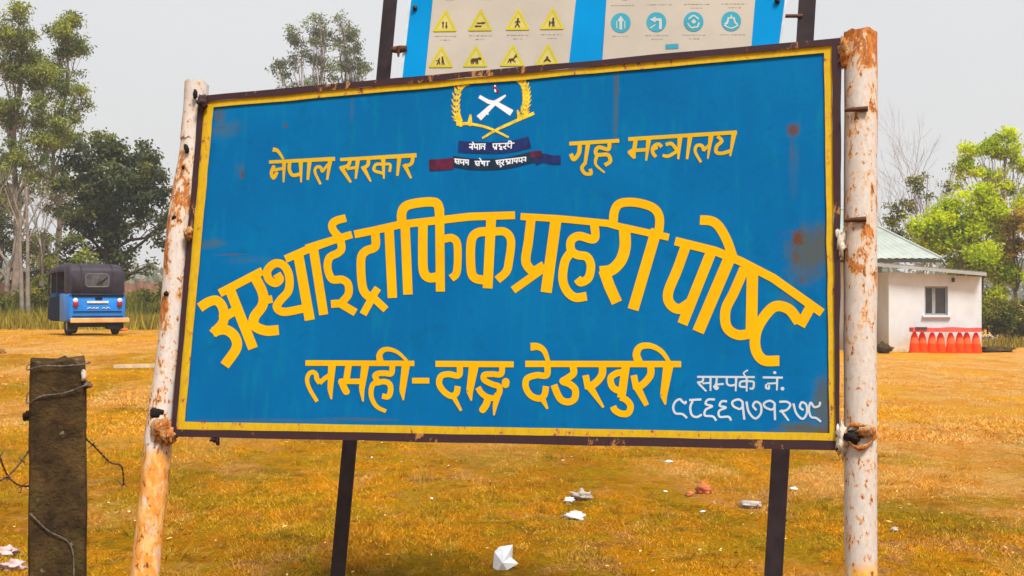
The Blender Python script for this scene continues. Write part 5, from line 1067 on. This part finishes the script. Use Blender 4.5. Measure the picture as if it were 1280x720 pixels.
for _ in range(520):
    u = nrg.random(); y0 = 1 / (1 / 6.4 + (1 / 20 - 1 / 6.4) * u); x0 = nrg.uniform(-.45, .45) * y0
    if noise.noise(Vector((x0 * .7, y0 * .45, 9.1))) + nrg.normal(0, .15) < .0: continue
    k = int(nrg.integers(25, 70)); rr = nrg.uniform(.03, .12); x = x0 + nrg.normal(0, rr, k); y = y0 + nrg.normal(0, rr * .8, k); z = gz(x, y); h = nrg.uniform(.02, .062, k); w = nrg.uniform(.002, .004, k); an = nrg.uniform(0, 6.28, k)
    dx, dy = (x - x0) * .5 + nrg.normal(0, .4, k) * h, (y - y0) * .5 + nrg.normal(0, .4, k) * h
    TV.append(np.stack([np.stack([x - w * np.cos(an), y - w * np.sin(an), z - .004], 1), np.stack([x + w * np.cos(an), y + w * np.sin(an), z - .004], 1), np.stack([x + dx, y + dy, z + h], 1)], 1).reshape(-1, 3)); TT.append(nrg.uniform(0, 1, k))
TV = np.vstack(TV); o = soup('grass_tufts', TV, np.arange(len(TV)).reshape(-1, 3), M['tuft'], None, np.concatenate(TT), (0, 0, 0), True); tag(o, 'darker grass tufts dotted over the near field', 'grass', None, 'stuff')
def flecks(n, y0, y1, seed, s0, mat, label, name):
    nrg = np.random.default_rng(seed); u = nrg.uniform(0, 1, n); y = 1 / (1 / y0 + (1 / y1 - 1 / y0) * u); x = nrg.uniform(-1, 1, n) * .46 * y; k = (np.array([noise.noise(Vector((a * .5, b * .3, 1.3 + seed))) for a, b in zip(x, y)]) + nrg.normal(0, .2, n)) > 0
    x, y = x[k], y[k]; C = np.stack([x, y, gz(x, y) + .02], 1); V, F4 = leaves(C, None, s0, .6, nrg, 0)
    V[:, 2] = np.maximum(V[:, 2] * .35 + np.repeat(C[:, 2], 4) * .65, np.repeat(gz(x, y), 4) + .003); o = soup(name, V, F4, mat, None, None, (0, 0, 0)); tag(o, label, 'litter', None, 'stuff')
flecks(900, 6.5, 34, 41, .015, M['straw'], 'pale pebbles and straw flecks scattered over the field', 'pebbles')
flecks(60, 9, 34, 42, .020, M['cloth'], 'tiny scraps of pale litter scattered over the field', 'litter_scraps')
flecks(1300, 6.5, 30, 43, .018, M['deadleaf'], 'brown dead leaves scattered over the field', 'dead_leaves')
M['pink'] = plain('pinkish_rubble', (.52, .36, .36), .9, .3, 9, .01)
def scrap(px, py, wpx, hpx, label, mat='cloth', seed=0, name='plastic_scrap', cat='litter', amp=.5):
    g_ = gpt(px, py + hpx * .4); k = g_[1] / FPX; mb = MB(); mb.blob(g_ + np.array([0, 0, hpx * k * .42]), (wpx * k / 2, wpx * k * .38, hpx * k / 2), amp, seed, 16, 11, 2.2)
    o = mb.build(name, M[mat], None, loc=g_); tag(o, label, cat)
# crumpled white bag, folded facets
g_ = gpt(631, 710); k = g_[1] / FPX; 
def fp(x, y, d): return g_ + np.array([(x - 631) * k, d, (710 - y) * k * .97])
pts = [(616, 709, 0), (618, 690, .02), (624, 684, .03), (641, 682, .05), (635, 692, -.01), (639, 697, .02), (648, 703, -.03), (634, 710, -.06), (622, 712, -.05), (628, 700, -.07), (630, 688, .0), (640, 708, .06), (620, 705, .08)]
mb = MB(); mb.add([fp(*q) for q in pts], [(0, 1, 9), (1, 10, 9), (1, 2, 10), (2, 3, 10), (10, 3, 4), (9, 10, 4), (9, 4, 5), (9, 5, 6), (9, 6, 7), (9, 7, 8), (0, 9, 8), (6, 11, 7), (5, 11, 6), (4, 11, 5), (3, 11, 4), (2, 12, 3), (3, 12, 11), (1, 12, 2), (0, 12, 1)])
tag(mb.build('plastic_bag', M['cloth'], None, loc=g_), 'crumpled white plastic bag on the grass at bottom centre', 'bag')
scrap(718, 645, 26, 9, 'flat white litter scrap lying below the other white scraps', seed=2)
scrap(712, 626, 12, 7, 'small white scrap left of the pale crumpled paper', seed=3)
scrap(727, 620, 24, 12, 'pale crumpled paper just below the middle of the board', 'stone', 4, 'crumpled_paper', 'paper')
scrap(862, 618, 10, 6, 'small red-orange clay shard beside a brown stone', 'clay', 5, 'clay_shard', 'shard', .4)
scrap(879, 612, 20, 13, 'rough brown stone right of the orange shard', 'clay', 6, 'stone', 'stone', .4)
scrap(938, 631, 26, 9, 'pale flat stone near the dark right leg of the back board', 'stone', 7, 'stone', 'stone', .4)
scrap(992, 611, 10, 4, 'thin white scrap between the dark leg and the right white post', 'cloth', 8)
scrap(836, 577, 9, 3, 'tiny white scrap below the board right of centre', 'cloth', 9)
scrap(1118, 662, 10, 6, 'pale stone in the grass right of the right white post', 'stone', 10, 'stone', 'stone', .4)
scrap(8, 690, 26, 12, 'pinkish pale rubble lump at the bottom left corner, upper one', 'pink', 12, 'rubble', 'rubble', .5)
scrap(16, 708, 30, 14, 'pinkish pale rubble lump at the bottom left corner, lower one', 'pink', 13, 'rubble', 'rubble', .5)
scrap(1243, 437, 50, 8, 'dark low heap of soil on the ground right of the hut', 'conc', 14, 'soil_heap', 'soil', .3)
scrap(1236, 422, 16, 6, 'pale rubble at the shrub foot, left piece', 'stone', 15, 'rubble', 'rubble', .4)
scrap(1262, 421, 22, 6, 'pale rubble at the shrub foot, right piece', 'stone', 16, 'rubble', 'rubble', .4)
scrap(1104, 436, 20, 14, 'dark heap against the shaded left corner of the hut', 'conc', 17, 'soil_heap', 'soil', .4)
scrap(2, 440, 10, 6, 'brown clod at the left edge on the bare ground', 'deadleaf', 19, 'clod', 'clod')
a, b = gpt(142, 460), gpt(206, 459); w_ = .12
mb = MB().hexa([a + (0, 0, -.03), b + (0, 0, -.03), b + (0, w_, -.03), a + (0, w_, -.03)], [a + (0, 0, .05), b + (0, 0, .06), b + (0, w_, .06), a + (0, w_, .05)])
tag(mb.build('kerb_slab', M['slab'], None, loc=a), 'long pale slab lying flat left of the leaning white post', 'slab')

# ------------------------------------------------------------------ the hazy air
hz = NB('thin_haze'); hz.t.nodes.remove(hz.b); pv = hz.n('ShaderNodeVolumePrincipled'); pv.inputs['Color'].default_value = (.93, .94, .95, 1)
pv.inputs['Density'].default_value = .0010; hz.l(pv.outputs[0], hz.out.inputs['Volume'])
tag(MB().hexa([(-4000, -600, -2), (4000, -600, -2), (4000, 5000, -2), (-4000, 5000, -2)], [(-4000, -600, 22), (4000, -600, 22), (4000, 5000, 22), (-4000, 5000, 22)]).build('haze', hz.m), 'thin pale haze over the field', None, None, 'stuff')
